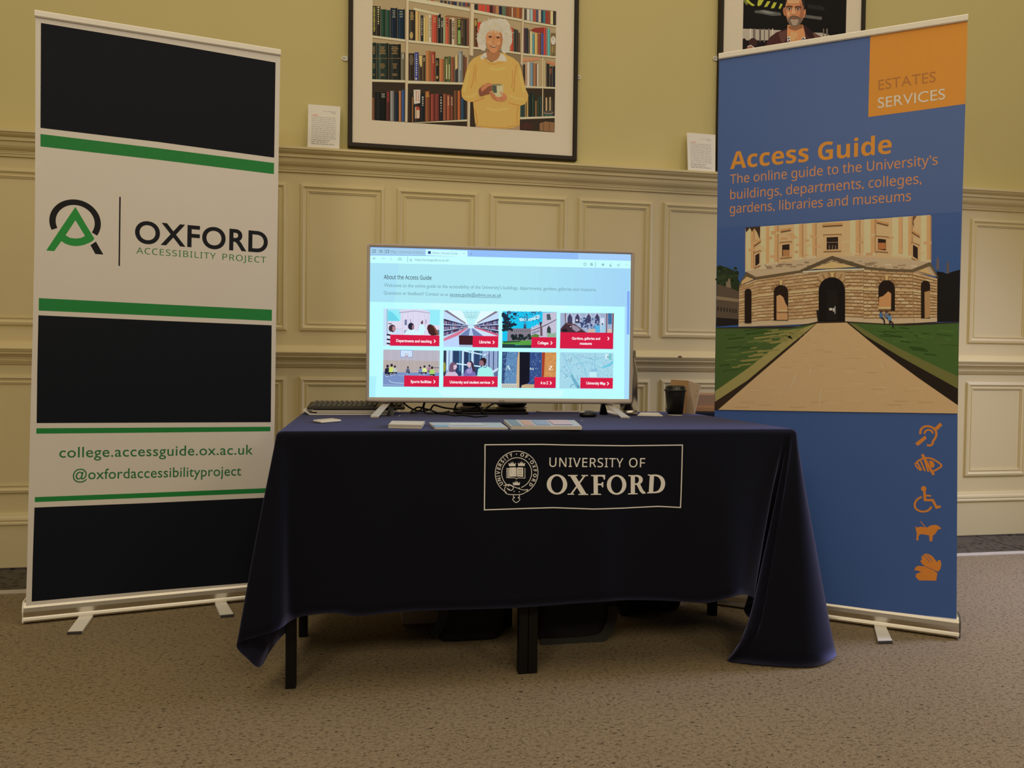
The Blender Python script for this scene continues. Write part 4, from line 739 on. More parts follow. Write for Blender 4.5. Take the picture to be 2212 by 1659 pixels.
ar.poly([(948, 0), (1120, 0), (1124, 60), (1122, 130), (1108, 190), (1080, 232), (1030, 252), (990, 238), (964, 196), (950, 130), (942, 60)], FB)
ar.poly([(940, 70), (928, 72), (922, 100), (930, 140), (950, 155)], (150, 92, 58)); ar.poly([(1122, 85), (1136, 88), (1138, 120), (1128, 164), (1112, 170)], (160, 100, 64))
ar.poly([(1096, 0), (1122, 0), (1130, 90), (1118, 96), (1106, 40)], (34, 30, 30)); ar.poly([(948, 0), (962, 0), (950, 40), (944, 70), (938, 60)], (40, 34, 32)); ar.poly([(1080, 20), (1118, 60), (1118, 150), (1096, 205), (1076, 160), (1090, 90)], (132, 80, 50))
ar.poly([(966, 175), (985, 165), (1010, 158), (1034, 156), (1060, 160), (1084, 172), (1106, 160), (1106, 195), (1080, 232), (1030, 253), (990, 240), (968, 205)], (92, 74, 58)); ar.poly([(990, 190), (1010, 176), (1060, 178), (1070, 200), (1050, 238), (1015, 240)], (140, 118, 94)); ar.poly([(998, 172), (1030, 166), (1062, 172), (1050, 182), (1015, 182)], (126, 66, 50)); ar.stroke([(998, 174), (1030, 176), (1064, 173)], 4, (64, 34, 28)); ar.stroke([(985, 166), (1010, 152), (1036, 152), (1064, 158), (1080, 172)], 7, (60, 46, 38))
for (x, y) in ((982, 80), (1064, 84)):
    ar.blob(x, y, 30, 16, FBD, 12); ar.blob(x, y+4, 17, 8, (206, 196, 180), 10); ar.blob(x, y+3, 9, 9, (26, 18, 16), 10); ar.stroke([(x-30, y-14), (x, y-24), (x+32, y-14)], 10, (36, 26, 24))
ar.poly([(1014, 70), (1030, 70), (1042, 126), (1030, 138), (1008, 134), (1000, 122)], FBL); ar.stroke([(1000, 128), (1018, 140), (1044, 130)], 5, FBD); ar.poly([(960, 0), (1080, 0), (1070, 30), (970, 30)], FBL); ar.blob(975, 130, 16, 20, FBL, 10)
ar.build('photograph_print', PIC2)

# caption cards leaning on the dado rail
def caption(corners, label, seedv, lines):
    (a, b_, c, d) = corners                      # photo corners: bottom left, bottom right, top right, top left
    zb = 1.8895; y0 = -0.058
    pl = Plane((0, y0, 0), (1, 0, 0))
    u = [pl.uv(*q) for q in corners]; zsh = 1.8895-(u[0].y+u[1].y)/2
    lean = 0.12
    def P(q, off=0): return Vector((q[0], y0+(q[1]+zsh-zb)*lean*1.0-off, q[1]+zsh))
    u[0].y = u[1].y = zb-zsh
    mb = MB().use(PAPER); mb.prism([P(q) for q in u], (0, 0.0012, 0)); t = mb.build('caption_card', None, (P((u[0]+u[1])/2)))
    tag(t, label, 'caption card', 'caption cards on the dado rail')
    r = random.Random(seedv); W_ = u[1].x-u[0].x; H_ = u[3].y-u[0].y; x0 = u[0].x; z1 = u[3].y
    V = []; F = []; MI = []
    def bar(xa, xb, z, h, mi):
        k = len(V); V.extend([P((x0+W_*xa, z1-H_*z-h*H_), 0.0003), P((x0+W_*xb, z1-H_*z-h*H_), 0.0003), P((x0+W_*xb, z1-H_*z), 0.0003), P((x0+W_*xa, z1-H_*z), 0.0003)]); F.append((k, k+1, k+2, k+3)); MI.append(mi)
    bar(.48, .60, .135, .010, 2); bar(.62, .88, .13, .012, 2); bar(.72, .88, .16, .022, 2); bar(.12, .16, .235, .015, 1); bar(.18, .32, .232, .018, 1)
    z = .28
    for ln in range(lines):
        x = .12; end = .88 if ln < 12 else (.68 if ln == 12 else .64 if ln == 13 else .86)
        while x < end-.02:
            wd = 0.03+r.random()*.11; xe = min(end, x+wd); bar(x, xe, z, .015, 0 if ln < 12 else 3); x = xe+.022
        z += .0435 if ln != 11 else .05
    me = bpy.data.meshes.new('lettering'); me.from_pydata([tuple(v) for v in V], [], F); me.update(); me.polygons.foreach_set('material_index', MI)
    for m in (mat('grey_print', (138, 130, 114), var=0.02), mat('red_print', (176, 96, 84), var=0.02), mat('pale_grey_print', (150, 140, 124), var=0.02), mat('dark_print', (112, 104, 92), var=0.02)): me.materials.append(m)
    link('lettering', me, t)
caption([(664, 322), (733, 326), (735, 230), (665, 224.5)], 'white caption card leaning on the dado rail left of the large framed photograph', 1, 15)
caption([(1486, 370), (1545, 374), (1550, 290), (1488, 285)], 'white caption card on the dado rail tucked behind the blue banner edge', 5, 15)
# ------------------------------------------------------------------ logo panel printed on the tablecloth
from mathutils.bvhtree import BVHTree
_bv = BVHTree.FromPolygons([tuple(v.co+TC.location) for v in TC.data.vertices], [tuple(p.vertices) for p in TC.data.polygons])
cpl = Plane((0, -1.552, 0), (1, 0, 0))
class ClothArt(Art):
    def build(s, name, parent):
        for i, v in enumerate(s.V):
            h = _bv.ray_cast(Vector((v.x, -2.2, v.z)), Vector((0, 1, 0)))[0]
            if h: s.V[i] = Vector((v.x, h.y-0.0024-(i % 2)*1e-6, v.z))
        return Art.build(s, name, parent)
LW, LG = (203, 203, 212), (192, 184, 168)
LC = (1030, 940, 4.706)
def csm(P, n=5): return [tuple(v) for v in catmull([Vector(p) for p in P], n)]
ar = ClothArt(cpl, LC)
fr_ = [(85, 99), (480, 96), (660, 95), (900, 101), (1500, 109), (1800, 106), (2095, 102), (2088, 300), (2078, 560), (2070, 735), (1850, 726), (1500, 742), (1180, 749), (960, 742), (780, 736), (500, 744), (75, 757), (79, 500), (84, 250)]
dense = []
for a, c in zip(fr_, fr_[1:]+fr_[:1]):
    n = max(1, int(math.hypot(c[0]-a[0], c[1]-a[1])/90)); dense += [(a[0]+(c[0]-a[0])*k/n, a[1]+(c[1]-a[1])*k/n) for k in range(n)]
ar.stroke(csm(dense, 1), 11, LW, closed=True); ar.build('border_print', TC)
ar = ClothArt(cpl, LC)
ar.text('UNIVERSITY', (738, 322), (1490, 327), 93, LW, ref='U', font=SANS, bold=0.004, space=1.10); ar.build('lettering', TC); ar = ClothArt(cpl, LC); ar.text('OF', (1550, 327), (1714, 328), 93, LW, ref='F', font=SANS, bold=0.004, space=1.10)
ar.build('lettering', TC); ar = ClothArt(cpl, LC); 
def strip(outer, inner, closed=False):
    n = len(outer); uv = [ar.uv(*q) for ab in zip(outer, inner) for q in ab]; F = [(2*k, 2*k+1, 2*((k+1) % n)+1, 2*((k+1) % n)) for k in range(n if closed else n-1)]; ar.mesh(uv, F, LG)
def serif_o(cx_, cy_, rx, ry, tx, ty):
    A = [math.radians(k*10) for k in range(36)]; strip([(cx_+rx*math.cos(a), cy_+ry*math.sin(a)) for a in A], [(cx_+(rx-tx)*math.cos(a), cy_+(ry-ty)*math.sin(a)) for a in A], True)
serif_o(815, 501, 104, 102, 43, 17)
for q in ([(946, 410), (1000, 410), (1116, 602), (1060, 602)], [(1088, 410), (1108, 410), (966, 602), (946, 602)], [(926, 405), (1026, 405), (1024, 416), (930, 417)], [(1062, 405), (1132, 405), (1128, 416), (1066, 417)], [(920, 605), (924, 594), (986, 594), (990, 605)], [(1030, 607), (1034, 596), (1128, 596), (1132, 607)]): ar.poly(q, LG)
for q in ([(1186, 408), (1229, 408), (1229, 604), (1186, 604)], [(1160, 405), (1305, 404), (1302, 452), (1292, 453), (1284, 428), (1270, 420), (1228, 420), (1188, 418), (1162, 416)], [(1228, 492), (1262, 492), (1274, 476), (1285, 476), (1284, 530), (1274, 530), (1264, 508), (1228, 508)], [(1156, 606), (1160, 595), (1256, 594), (1264, 605)]): ar.poly(q, LG)
serif_o(1422, 505, 101, 101, 42, 17)
for q in ([(1568, 408), (1611, 408), (1611, 602), (1568, 602)], [(1542, 408), (1570, 407), (1570, 420), (1545, 418)], [(1538, 604), (1542, 593), (1636, 592), (1640, 602)], [(1626, 502), (1662, 494), (1694, 560), (1720, 586), (1720, 596), (1688, 598), (1664, 576)]): ar.poly(q, LG)
strip(csm([(1608, 407), (1640, 407), (1668, 416), (1686, 434), (1691, 456), (1684, 480), (1664, 498), (1636, 506), (1608, 507)]), csm([(1608, 422), (1626, 423), (1642, 430), (1650, 442), (1652, 456), (1649, 472), (1640, 485), (1626, 491), (1608, 492)]))
for q in ([(1764, 404), (1807, 404), (1796, 588), (1752, 590)], [(1742, 402), (1768, 402), (1768, 414), (1745, 412)], [(1734, 594), (1738, 582), (1756, 582), (1756, 594)]): ar.poly(q, LG)
strip(csm([(1790, 402), (1836, 403), (1876, 416), (1904, 442), (1918, 484), (1912, 530), (1890, 566), (1856, 586), (1812, 592), (1750, 594)]), csm([(1800, 418), (1826, 420), (1850, 431), (1868, 454), (1876, 488), (1870, 526), (1854, 556), (1832, 572), (1806, 577), (1792, 578)]))
ar.build('lettering', TC)
ar = ClothArt(cpl, LC)
ec = (ar.uv(184, 385)+ar.uv(626, 385))/2; eR = (ar.uv(626, 385)-ar.uv(184, 385)).length/2; ek = eR/221
ar.uvring(ec, eR-7*ek, eR, LG, -62, 242, 56); ar.uvring(ec, 149*ek, 156*ek, LG, -72, 240, 48)
def arc_letter(ch, deg, h=36):
    g, f = glyphs(ch, SANSB, 0.0); hh = h*ek; k = hh/refh('H', SANSB, 0.0)
    gx, _ = glyphs(ch, SANSB, 0.0); x1 = {'I': 0.32, 'U': 0.86, 'N': 0.9, 'V': 0.86, 'E': 0.66, 'R': 0.80, 'S': 0.68, 'T': 0.76, 'Y': 0.80, 'O': 1.0, 'F': 0.62, 'X': 0.86, 'D': 0.86}[ch]*hh
    a = math.radians(deg); up = Vector((math.cos(a), math.sin(a))); rt = Vector((math.sin(a), -math.cos(a))); o = ec+up*(170*ek)
    ar.mesh([o+rt*((q.x-0.5)*x1)+up*(q.y*k) for q in g], f, LG)
for ch, d in zip('UNIVERSITY', (213, 199, 188.5, 178, 165, 153, 141, 131.5, 121, 108)): arc_letter(ch, d)
for ch, d in zip('OF', (73, 58)): arc_letter(ch, d)
for ch, d in zip('OXFORD', (34, 19.5, 6.5, -8.5, -24, -39.5)): arc_letter(ch, d)
for d in (91, 47): a = math.radians(d); ar.uvpoly([ec+Vector((math.cos(a), math.sin(a)))*(188*ek)+Vector((math.cos(t*.785), math.sin(t*.785)))*(6*ek) for t in range(8)], LG)
ar.poly([(332, 330), (396, 328), (402, 336), (402, 424), (394, 420), (332, 424)], (192, 176, 146)); ar.poly([(408, 336), (414, 328), (472, 330), (472, 424), (414, 420), (408, 424)], (192, 176, 146))
for (x, w_) in ((368, 50), (440, 48)):
    for y in (351, 376, 400): ar.rect(x-w_/2*(0.7 if y == 376 else 1), y-5, x+w_/2*(0.7 if y == 376 else 1), y+5, (120, 108, 86))
ar.stroke([(326, 335), (326, 434), (390, 434), (404, 446), (420, 434), (490, 438), (490, 334)], 6, LG)
for k in range(7): ar.rect(300, 336+k*15, 322, 344+k*15, LG)
def crown(x, y, w_, h): ar.poly([(x-w_/2, y+h), (x-w_/2-4, y+h*.35), (x-w_*.28, y+h*.6), (x-w_*.22, y+h*.15), (x-w_*.08, y+h*.55), (x, y), (x+w_*.08, y+h*.55), (x+w_*.22, y+h*.15), (x+w_*.28, y+h*.6), (x+w_/2+4, y+h*.35), (x+w_/2, y+h)], LG)
crown(360, 266, 66, 50); crown(455, 264, 66, 50); crown(402, 460, 66, 48)
ar.stroke(csm([(270, 512), (300, 505), (335, 502), (372, 522), (420, 540), (470, 556), (520, 552)]), 7, LG); ar.stroke(csm([(284, 540), (300, 510), (340, 510), (372, 532), (352, 560), (318, 552), (306, 534)]), 7, LG)
ar.stroke(csm([(280, 540), (288, 580), (318, 600), (372, 604), (430, 604), (480, 590), (520, 556)]), 7, LG); ar.stroke([(318, 545), (338, 556)], 8, LG)
for q in ((378, 570), (432, 576)): ar.blob(q[0], q[1], 6, 6, LG, 8)
ar.stroke(csm([(372, 610), (372, 630), (384, 634), (366, 646), (370, 664), (400, 684), (430, 664), (436, 646), (418, 634), (432, 628), (432, 608)]), 7, LG); ar.stroke([(430, 530), (440, 548)], 5, LG)
ar.build('emblem_print', TC)
# ------------------------------------------------------------------ flat screen television on two splayed feet
BEZ = mat('champagne_bezel_plastic', (138, 121, 103), rough=0.38, var=0.03, spec=0.5)
tvx = Vector((0.9985, -0.055, 0)); tpl = Plane((0.46, -0.955, 0), tvx); TN = tpl.n
TC_ = (780, 520, 3.626)
def tq(x, y): return tpl.uv(TC_[0]+x/TC_[2], TC_[1]+y/TC_[2])
o4 = [tq(38, 1262), tq(2120, 1278), tq(2140, 85), tq(48, 22)]; s4 = [tq(63, 1225), tq(2097, 1240), tq(2112, 108), tq(72, 50)]
tvb = tpl.p(((o4[0].x+o4[1].x)/2, 0)); tvz = CZ
TV = thing('television', (tvb.x, tvb.y, tvz), 'large flat television showing a web page with picture tiles on the navy table', 'television')
b = MB().use(BEZ)
def ringp(q4, off, rad, n=4):
    P = []
    for i in range(4):
        p = q4[i]; a = q4[i-1]; c = q4[(i+1) % 4]; u = (a-p).normalized(); v = (c-p).normalized()
        for k in range(n+1):
            t = k/n; P.append(tpl.p((p+u*rad*(1-t)**2+v*rad*t**2), off))
    return P
b.loft([ringp(o4, -0.030, 0.012), ringp(o4, 0.004, 0.012), ringp([p*1.0 for p in o4], 0.006, 0.014), ringp([p+(c-p)*0.25 for p, c in zip(o4, s4)], 0.008, 0.010), ringp([p+(c-p)*0.96 for p, c in zip(o4, s4)], 0.006, 0.0025), ringp(s4, 0.0015, 0.001)], cap0=True, cap1=False)
b.build('bezel', TV)
b = MB().use(BLACKP); i4 = [p+(sum(o4, Vector((0, 0)))/4-p)*0.12 for p in o4]
b.loft([ringp(i4, -0.058, 0.03), ringp([p+(sum(o4, Vector((0, 0)))/4-p)*0.02 for p in o4], -0.030, 0.012)], cap1=False); b.build('back_housing', TV)
b = MB().use(mat('dark_trim', (0.006, 0.005, 0.006), rough=0.3, raw=True)); lo = [tq(60, 1266), tq(1000, 1272), tq(1060, 1282), tq(1200, 1282), tq(1260, 1273), tq(2100, 1281), tq(2100, 1276), tq(60, 1258)]
b.prism([tpl.p(p, 0.002) for p in lo], -TN*0.028); b.build('lower_edge_trim', TV)
for (tip0, tip1, top0, top1, k0, k1, kt) in (((800.5, 902.3), (818, 902.5), (828, 870.5), (843.5, 871), (835, 898.6), (851, 899), 845), ((1341, 903.2), (1361, 903.8), (1308.5, 873), (1323, 874.5), (1296.5, 895.5), (1313, 896), 1304.5)):
    a0, a1 = on_z(*tip0, CZ+0.002), on_z(*tip1, CZ+0.002); c0, c1 = tpl.p(tpl.uv(*top0), -0.008), tpl.p(tpl.uv(*top1), -0.008)
    b = MB().use(BEZ); th = Vector((0, 0.010, 0.0)); up = Vector((0, 0, 0.004))
    b.loft([[a0, a1, a1+th+up, a0+th+up], [a0+up, a1+up, a1+th+up*1.6, a0+th+up*1.6], [c0, c1, c1+th, c0+th]], smooth=False); f = b.build('foot', TV)
    d0, d1 = on_z(*k0, CZ+0.002), on_z(*k1, CZ+0.002); e = tpl.p(tpl.uv(kt, 871), -0.014)
    b = MB().use(BLACKP); b.loft([[d0, d1, d1+Vector((0, 0.012, 0)), d0+Vector((0, 0.012, 0))], [e+Vector((-.004, -.004, 0)), e+Vector((.006, -.004, 0)), e+Vector((.006, .012, 0)), e+Vector((-.004, .012, 0))]], smooth=False); b.build('foot_brace', TV)
ar = Art(tpl, TC_, off=0.0095); g = (96, 78, 62); ar.uvring(ar.uv(1085, 1254), 0.0022, 0.0030, g, 20, 350, 20); ar.text('LG', (1096, 1262), (1120, 1262), 14, g, ref='L', font=SANSB); ar.stroke([(1084, 1250), (1084, 1258), (1088, 1258)], 2, g); ar.build('maker_logo', TV)
# the glowing page
ar = Art(tpl, TC_, off=0.0016, emit=True, step=2e-6)
ar.poly([(72, 50), (2112, 108), (2097, 1240), (63, 1225)], (188, 252, 255))
for k, c in enumerate(((192, 253, 255), (198, 253, 255), (206, 252, 253))): ar.poly([(260+k*140, 480), (1900-k*140, 500), (1880-k*140, 560-k*8), (280+k*140, 545-k*8)], c)
ar.poly([(600, 1168), (1600, 1172), (1560, 1225), (640, 1222)], (204, 252, 254)); ar.poly([(63, 1060), (120, 1062), (110, 1225), (63, 1225)], (172, 240, 255))
ar.poly([(72, 50), (2112, 108), (2111, 158), (71, 118)], (146, 190, 248)); ar.poly([(72, 56), (500, 68), (500, 116), (71, 108)], (164, 206, 232)); ar.poly([(505, 68), (833, 78), (833, 125), (505, 116)], (202, 252, 255)); ar.poly([(1700, 98), (2112, 108), (2111, 158), (1700, 148)], (166, 208, 252))
ar.poly([(71, 116), (833, 124), (2111, 158), (2109, 218), (71, 172)], (198, 254, 255))
ar.poly([(70, 174), (2109, 218), (2100, 518), (68, 478)], (174, 232, 244)); 
for k in range(12):
    x0 = 1250+k*71; c = tuple(int(a+(b_-a)*(k+1)/12) for a, b_ in zip((174, 232, 244), (162, 214, 247))); ar.poly([(x0, 174+44*(x0-70)/2039), (2109, 218), (2100, 518), (x0, 478+40*(x0-68)/2032)], c)
ar.poly([(70, 174), (300, 180), (260, 482), (68, 478)], (170, 226, 246))
ar.poly([(2064, 518), (2100, 518), (2097, 1240), (2060, 1238)], (170, 222, 255)); ar.poly([(2083, 395), (2104, 396), (2100, 736), (2080, 733)], (132, 172, 246))
GT = (112, 150, 170)
ar.text('About the Access Guide', (178, 300), (551, 307), 33, (62, 78, 92), ref='A', font=SANS, bold=0.010)
ar.text("Welcome to the online guide to the accessibility of the University's buildings, departments, gardens, galleries and museums.", (180, 361), (1842, 396), 27, (118, 166, 176), ref='W', bold=0.004)
ar.text('Questions or feedback? Contact us at', (178, 420), (682, 433), 26, (118, 160, 172), ref='Q', bold=0.004); ar.text('access.guide@admin.ox.ac.uk', (695, 433), (1098, 440), 26, (86, 120, 136), ref='d', bold=0.004); ar.stroke([(695, 439), (1098, 447)], 3, (100, 134, 148))
ar.text('Maps - University of Oxford', (235, 95), (494, 103), 20, (122, 158, 196), ref='M'); ar.text('Home | Access Guide', (560, 104), (756, 109), 19, (136, 172, 190), ref='H'); ar.text('https://accessguide.ox.ac.uk/', (422, 157), (690, 163), 19, (120, 160, 172), ref='h')
ar.rect(524, 82, 546, 104, (46, 66, 130)); ar.text('×', (800, 106), (812, 106), 12, GT, ref='×'); ar.stroke([(852, 105), (870, 105)], 3, GT); ar.stroke([(861, 96), (861, 114)], 3, GT); ar.stroke([(184, 66), (184, 106)], 2, GT)
for q in ([(92, 72), (112, 72), (112, 92), (92, 92)], [(144, 76), (164, 76), (164, 92), (150, 92)], [(196, 74), (218, 74), (218, 94), (196, 94)]): ar.stroke(q, 4, (90, 122, 150), closed=True)
ar.stroke([(118, 139), (94, 139), (104, 129)], 3, GT); ar.stroke([(94, 139), (104, 149)], 3, GT); ar.stroke([(160, 141), (186, 141), (176, 131)], 3, (150, 196, 206)); ar.uvring(ar.uv(236, 143), 0.0024, 0.0031, GT, 60, 380, 20); ar.stroke([(292, 150), (292, 142), (304, 132), (316, 142), (316, 150)], 3, GT, closed=True); ar.stroke([(364, 124), (364, 168)], 3, (120, 160, 190)); ar.stroke([(384, 146), (396, 146), (396, 158), (384, 158)], 3, GT, closed=True)
def star(x, y, r): ar.stroke([(x+r*(1 if k % 2 == 0 else .42)*math.sin(k*math.pi/5), y-r*(1 if k % 2 == 0 else .42)*math.cos(k*math.pi/5)) for k in range(10)], 3, (86, 110, 124), closed=True)
star(1804, 186, 12); star(1894, 188, 10); ar.stroke([(1744, 176), (1762, 176), (1762, 194), (1744, 194)], 3, GT, closed=True); ar.stroke([(1836, 164), (1835, 206)], 3, GT); ar.stroke([(1946, 198), (1960, 176), (1948, 198), (1964, 199)], 4, (96, 120, 132)); ar.stroke([(2008, 182), (2008, 198), (2026, 198)], 3, GT); ar.stroke([(2012, 190), (2028, 180)], 3, GT)
for x in (2068, 2078, 2088): ar.blob(x, 190, 2, 2, GT, 6)
SCR = ar.build('screen', TV)
rnd = random.Random(21)
RED = (214, 26, 68); RB = (206, 44, 96)
def label(ar, q, t, l, r, h, chev, extra=None):
    ar.poly(q, RED); (a, b_, c, d) = q; ar.poly([(d[0], d[1]-14), (c[0], c[1]-14), c, d], RB)
    ar.text(t, l, r, h*.96, (250, 250, 255), ref='D', bold=0.022)
    if extra: ar.text(extra[0], extra[1], extra[2], h*.66, (250, 250, 255), ref='x', bold=0.022)
    (x, y, hh) = chev; ar.stroke([(x, y-hh), (x+hh*.9, y), (x, y+hh)], 13, (252, 252, 255))
CA = (810, 650, 7.9); CB = (1070, 650, 7.9)
def tile(crop): return Art(tpl, crop, off=0.0022, emit=True, step=1.5e-6)
# 1 departments and teaching
ar = tile(CA); ar.poly([(146, 132), (1110, 152), (1100, 778), (142, 766)], (204, 222, 246)); ar.poly([(210, 145), (1108, 154), (1104, 420), (212, 340)], (150, 236, 250)); ar.poly([(146, 132), (208, 135), (206, 768), (142, 766)], (196, 226, 250)); ar.stroke([(208, 140), (208, 600)], 8, (110, 120, 130))
ar.poly([(222, 340), (228, 168), (300, 195), (370, 270), (420, 345)], (110, 216, 236)); ar.poly([(220, 350), (440, 345), (440, 480), (220, 480)], (226, 220, 240)); ar.poly([(412, 160), (560, 142), (800, 148), (940, 180), (930, 420), (1100, 415), (1098, 590), (430, 590), (440, 220)], (222, 218, 240)); ar.poly([(412, 190), (690, 165), (940, 200), (936, 215), (690, 182), (416, 212)], (176, 176, 206))
for x in (470, 560, 650, 745, 850, 905): ar.stroke([(x, 215), (x, 560)], 5, (188, 188, 220))
ar.rect(505, 320, 545, 415, (116, 122, 160)); ar.rect(600, 310, 614, 380, (166, 150, 176)); ar.rect(862, 315, 880, 390, (170, 160, 190)); ar.rect(500, 500, 538, 560, (150, 160, 190)); ar.stroke([(360, 478), (470, 478)], 6, (180, 184, 210)); ar.rect(228, 382, 290, 396, (60, 70, 90)); ar.poly([(1060, 560), (1062, 510), (1080, 486), (1098, 500), (1098, 585)], (90, 120, 150))
ar.poly([(780, 380), (790, 335), (798, 360), (808, 330), (822, 340), (818, 392), (800, 402)], (96, 66, 72)); ar.poly([(770, 402), (830, 402), (862, 470), (830, 572), (720, 572), (740, 500)], (206, 248, 255)); ar.poly([(490, 590), (520, 530), (570, 490), (670, 490), (760, 540), (780, 600)], (214, 244, 255)); ar.blob(616, 435, 52, 62, (34, 34, 58), 18); ar.blob(648, 450, 20, 44, (150, 110, 120), 10)
ar.blob(294, 470, 60, 66, (66, 48, 62), 18); ar.poly([(300, 430), (350, 440), (352, 490), (325, 525), (295, 500)], (182, 132, 140)); ar.poly([(185, 768), (200, 620), (232, 545), (280, 520), (312, 560), (300, 768)], (214, 226, 244))
for y in (560, 640, 710): ar.poly([(205, y), (300, y+20), (300, y+44), (195, y+26)], (26, 30, 58))
ar.poly([(1088, 588), (1060, 500), (1000, 420), (940, 398), (900, 420), (888, 470), (920, 560), (960, 590)], (66, 34, 36)); ar.poly([(1088, 588), (1066, 510), (1006, 425), (956, 402), (1010, 470), (1050, 588)], (130, 74, 60))
label(ar, [(262, 575), (1100, 592), (1098, 775), (256, 765)], 'Departments and teaching', (362, 700), (968, 714), 50, (1006, 688, 27)); ar.build('picture_tile', SCR)
# 2 libraries
ar = tile(CA); ar.poly([(1172, 158), (2110, 174), (2104, 796), (1166, 784)], (196, 222, 250)); ar.poly([(1176, 160), (1490, 166), (1640, 400), (1560, 400)], (226, 250, 255)); ar.poly([(1800, 172), (2108, 175), (1740, 400), (1680, 400)], (226, 250, 255)); ar.poly([(1480, 166), (1805, 172), (1690, 400), (1590, 400)], (188, 244, 250))
for t in (0.15, .3, .42, .52): ar.stroke([(1480+110*t, 166+234*t), (1805-115*t, 172+228*t)], 5, (130, 170, 180))
for t in (.25, .5, .75): ar.stroke([(1480+325*t, 168), (1600+80*t, 320)], 4, (130, 170, 180))
ar.poly([(1172, 166), (1230, 160), (1556, 380), (1540, 392)], (128, 114, 134)); ar.poly([(2106, 186), (2050, 178), (1735, 376), (1748, 386)], (128, 114, 134))
for side in (0, 1):
    vx = 1625
    for r in range(3):
        for k in range(16):
            t0 = k/16; t1 = (k+1)/16; f = lambda t: 1-(1-t)**1.6
            xs = [(1172 if side == 0 else 2108)+((1590 if side == 0 else 1680)-(1172 if side == 0 else 2108))*f(t) for t in (t0, t1)]
            def yy(rr, t): return (305+rr*105)+(420-(305+rr*105)+rr*12)*f(t)
            P = [(xs[0], yy(r, t0)), (xs[1], yy(r, t1)), (xs[1], yy(r+.85, t1)), (xs[0], yy(r+.85, t0))]; ar.poly(P, (44, 40, 72))
            for j in range(3):
                u = j/3; xa = xs[0]+(xs[1]-xs[0])*u; xb = xs[0]+(xs[1]-xs[0])*(u+.26); ar.poly([(xa, yy(r+.2+.2*rnd.random(), t0)), (xb, yy(r+.25, t1)), (xb, yy(r+.8, t1)), (xa, yy(r+.8, t0))], rnd.choice([(150, 150, 190), (96, 110, 170), (200, 140, 160), (190, 210, 236), (110, 60, 90), (70, 80, 130)]))
ar.poly([(1172, 640), (1580, 450), (1590, 462), (1420, 590), (1172, 690)], (212, 120, 150)); ar.poly([(1172, 690), (1420, 590), (1430, 780), (1166, 784)], (190, 214, 255)); ar.poly([(1430, 600), (1610, 460), (1660, 460), (1850, 600)], (110, 130, 180)); ar.poly([(1600, 600), (1620, 470), (1650, 470), (1680, 600)], (180, 206, 236)); ar.poly([(1850, 600), (1665, 462), (1690, 462), (2100, 596)], (206, 226, 250)); ar.poly([(1700, 440), (2106, 570), (2104, 604), (1690, 458)], (206, 96, 130)); ar.blob(1640, 445, 60, 26, (200, 240, 255), 12)
ar.poly([(1430, 590), (1670, 594), (1668, 752), (1436, 748)], (62, 26, 36)); ar.poly([(1436, 748), (1668, 752), (1666, 790), (1440, 786)], (170, 190, 220))
label(ar, [(1668, 597), (2105, 602), (2100, 797), (1664, 790)], 'Libraries', (1778, 724), (1972, 727), 52, (2010, 706, 27)); ar.build('picture_tile', SCR)
# 5 sports facilities
ar = tile(CA); ar.poly([(144, 830), (1106, 848), (1092, 1470), (136, 1460)], (176, 176, 190)); ar.poly([(144, 830), (1106, 848), (1102, 1030), (143, 1010)], (186, 182, 196)); ar.poly([(142, 1010), (1102, 1030), (1098, 1226), (140, 1216)], (184, 172, 168))
for k in range(22): ar.stroke([(150+k*44, 840), (148+k*44, 1210)], 3, (168, 160, 166) if k % 3 else (196, 192, 206))
ar.poly([(140, 1216), (1098, 1226), (1092, 1470), (136, 1460)], (122, 146, 196)); ar.poly([(436, 838), (640, 842), (638, 960), (436, 956)], (206, 226, 250)); ar.stroke([(436, 838), (640, 842), (638, 960), (436, 956)], 8, (120, 150, 210), closed=True); ar.stroke([(514, 902), (562, 903), (562, 940), (514, 940)], 6, (170, 150, 160), closed=True); ar.rect(520, 935, 556, 948, (200, 60, 70)); ar.stroke([(240, 1350), (270, 1385), (360, 1400), (500, 1405)], 9, (200, 230, 250)); ar.stroke([(140, 1430), (500, 1440)], 6, (190, 220, 240)); ar.stroke([(390, 1270), (500, 1274)], 4, (180, 200, 230)); ar.stroke([(1000, 1138), (1094, 1140)], 10, (60, 64, 90)); ar.stroke([(1060, 1030), (1060, 1220)], 4, (150, 150, 160))
for (x, y, s, c) in ((215, 1200, 1.5, (34, 34, 60)), (285, 1185, 1.5, (206, 224, 110)), (340, 1190, 1.2, (190, 200, 190)), (562, 1190, 1.0, (90, 100, 130)), (775, 1200, 1.05, (120, 140, 190)), (845, 1190, 1.2, (220, 232, 150)), (930, 1170, 1.1, (170, 130, 150)), (975, 1220, 1.4, (170, 210, 110))):
    ar.blob(x, y-58*s, 15*s, 18*s, (44, 34, 44), 10); ar.poly([(x-34*s, y+20*s), (x-28*s, y-28*s), (x, y-42*s), (x+28*s, y-24*s), (x+34*s, y+24*s)], c); ar.poly([(x-30*s, y+20*s), (x+34*s, y+20*s), (x+24*s, y+50*s), (x-24*s, y+48*s)], (30, 32, 56)); ar.uvring(ar.uv(x-6*s, y+48*s), .0024*s, .0034*s, (210, 220, 236), 0, 360, 16)
label(ar, [(500, 1272), (1095, 1282), (1090, 1468), (496, 1462)], 'Sports facilities', (608, 1398), (962, 1403), 50, (1000, 1379, 27)); ar.build('picture_tile', SCR)
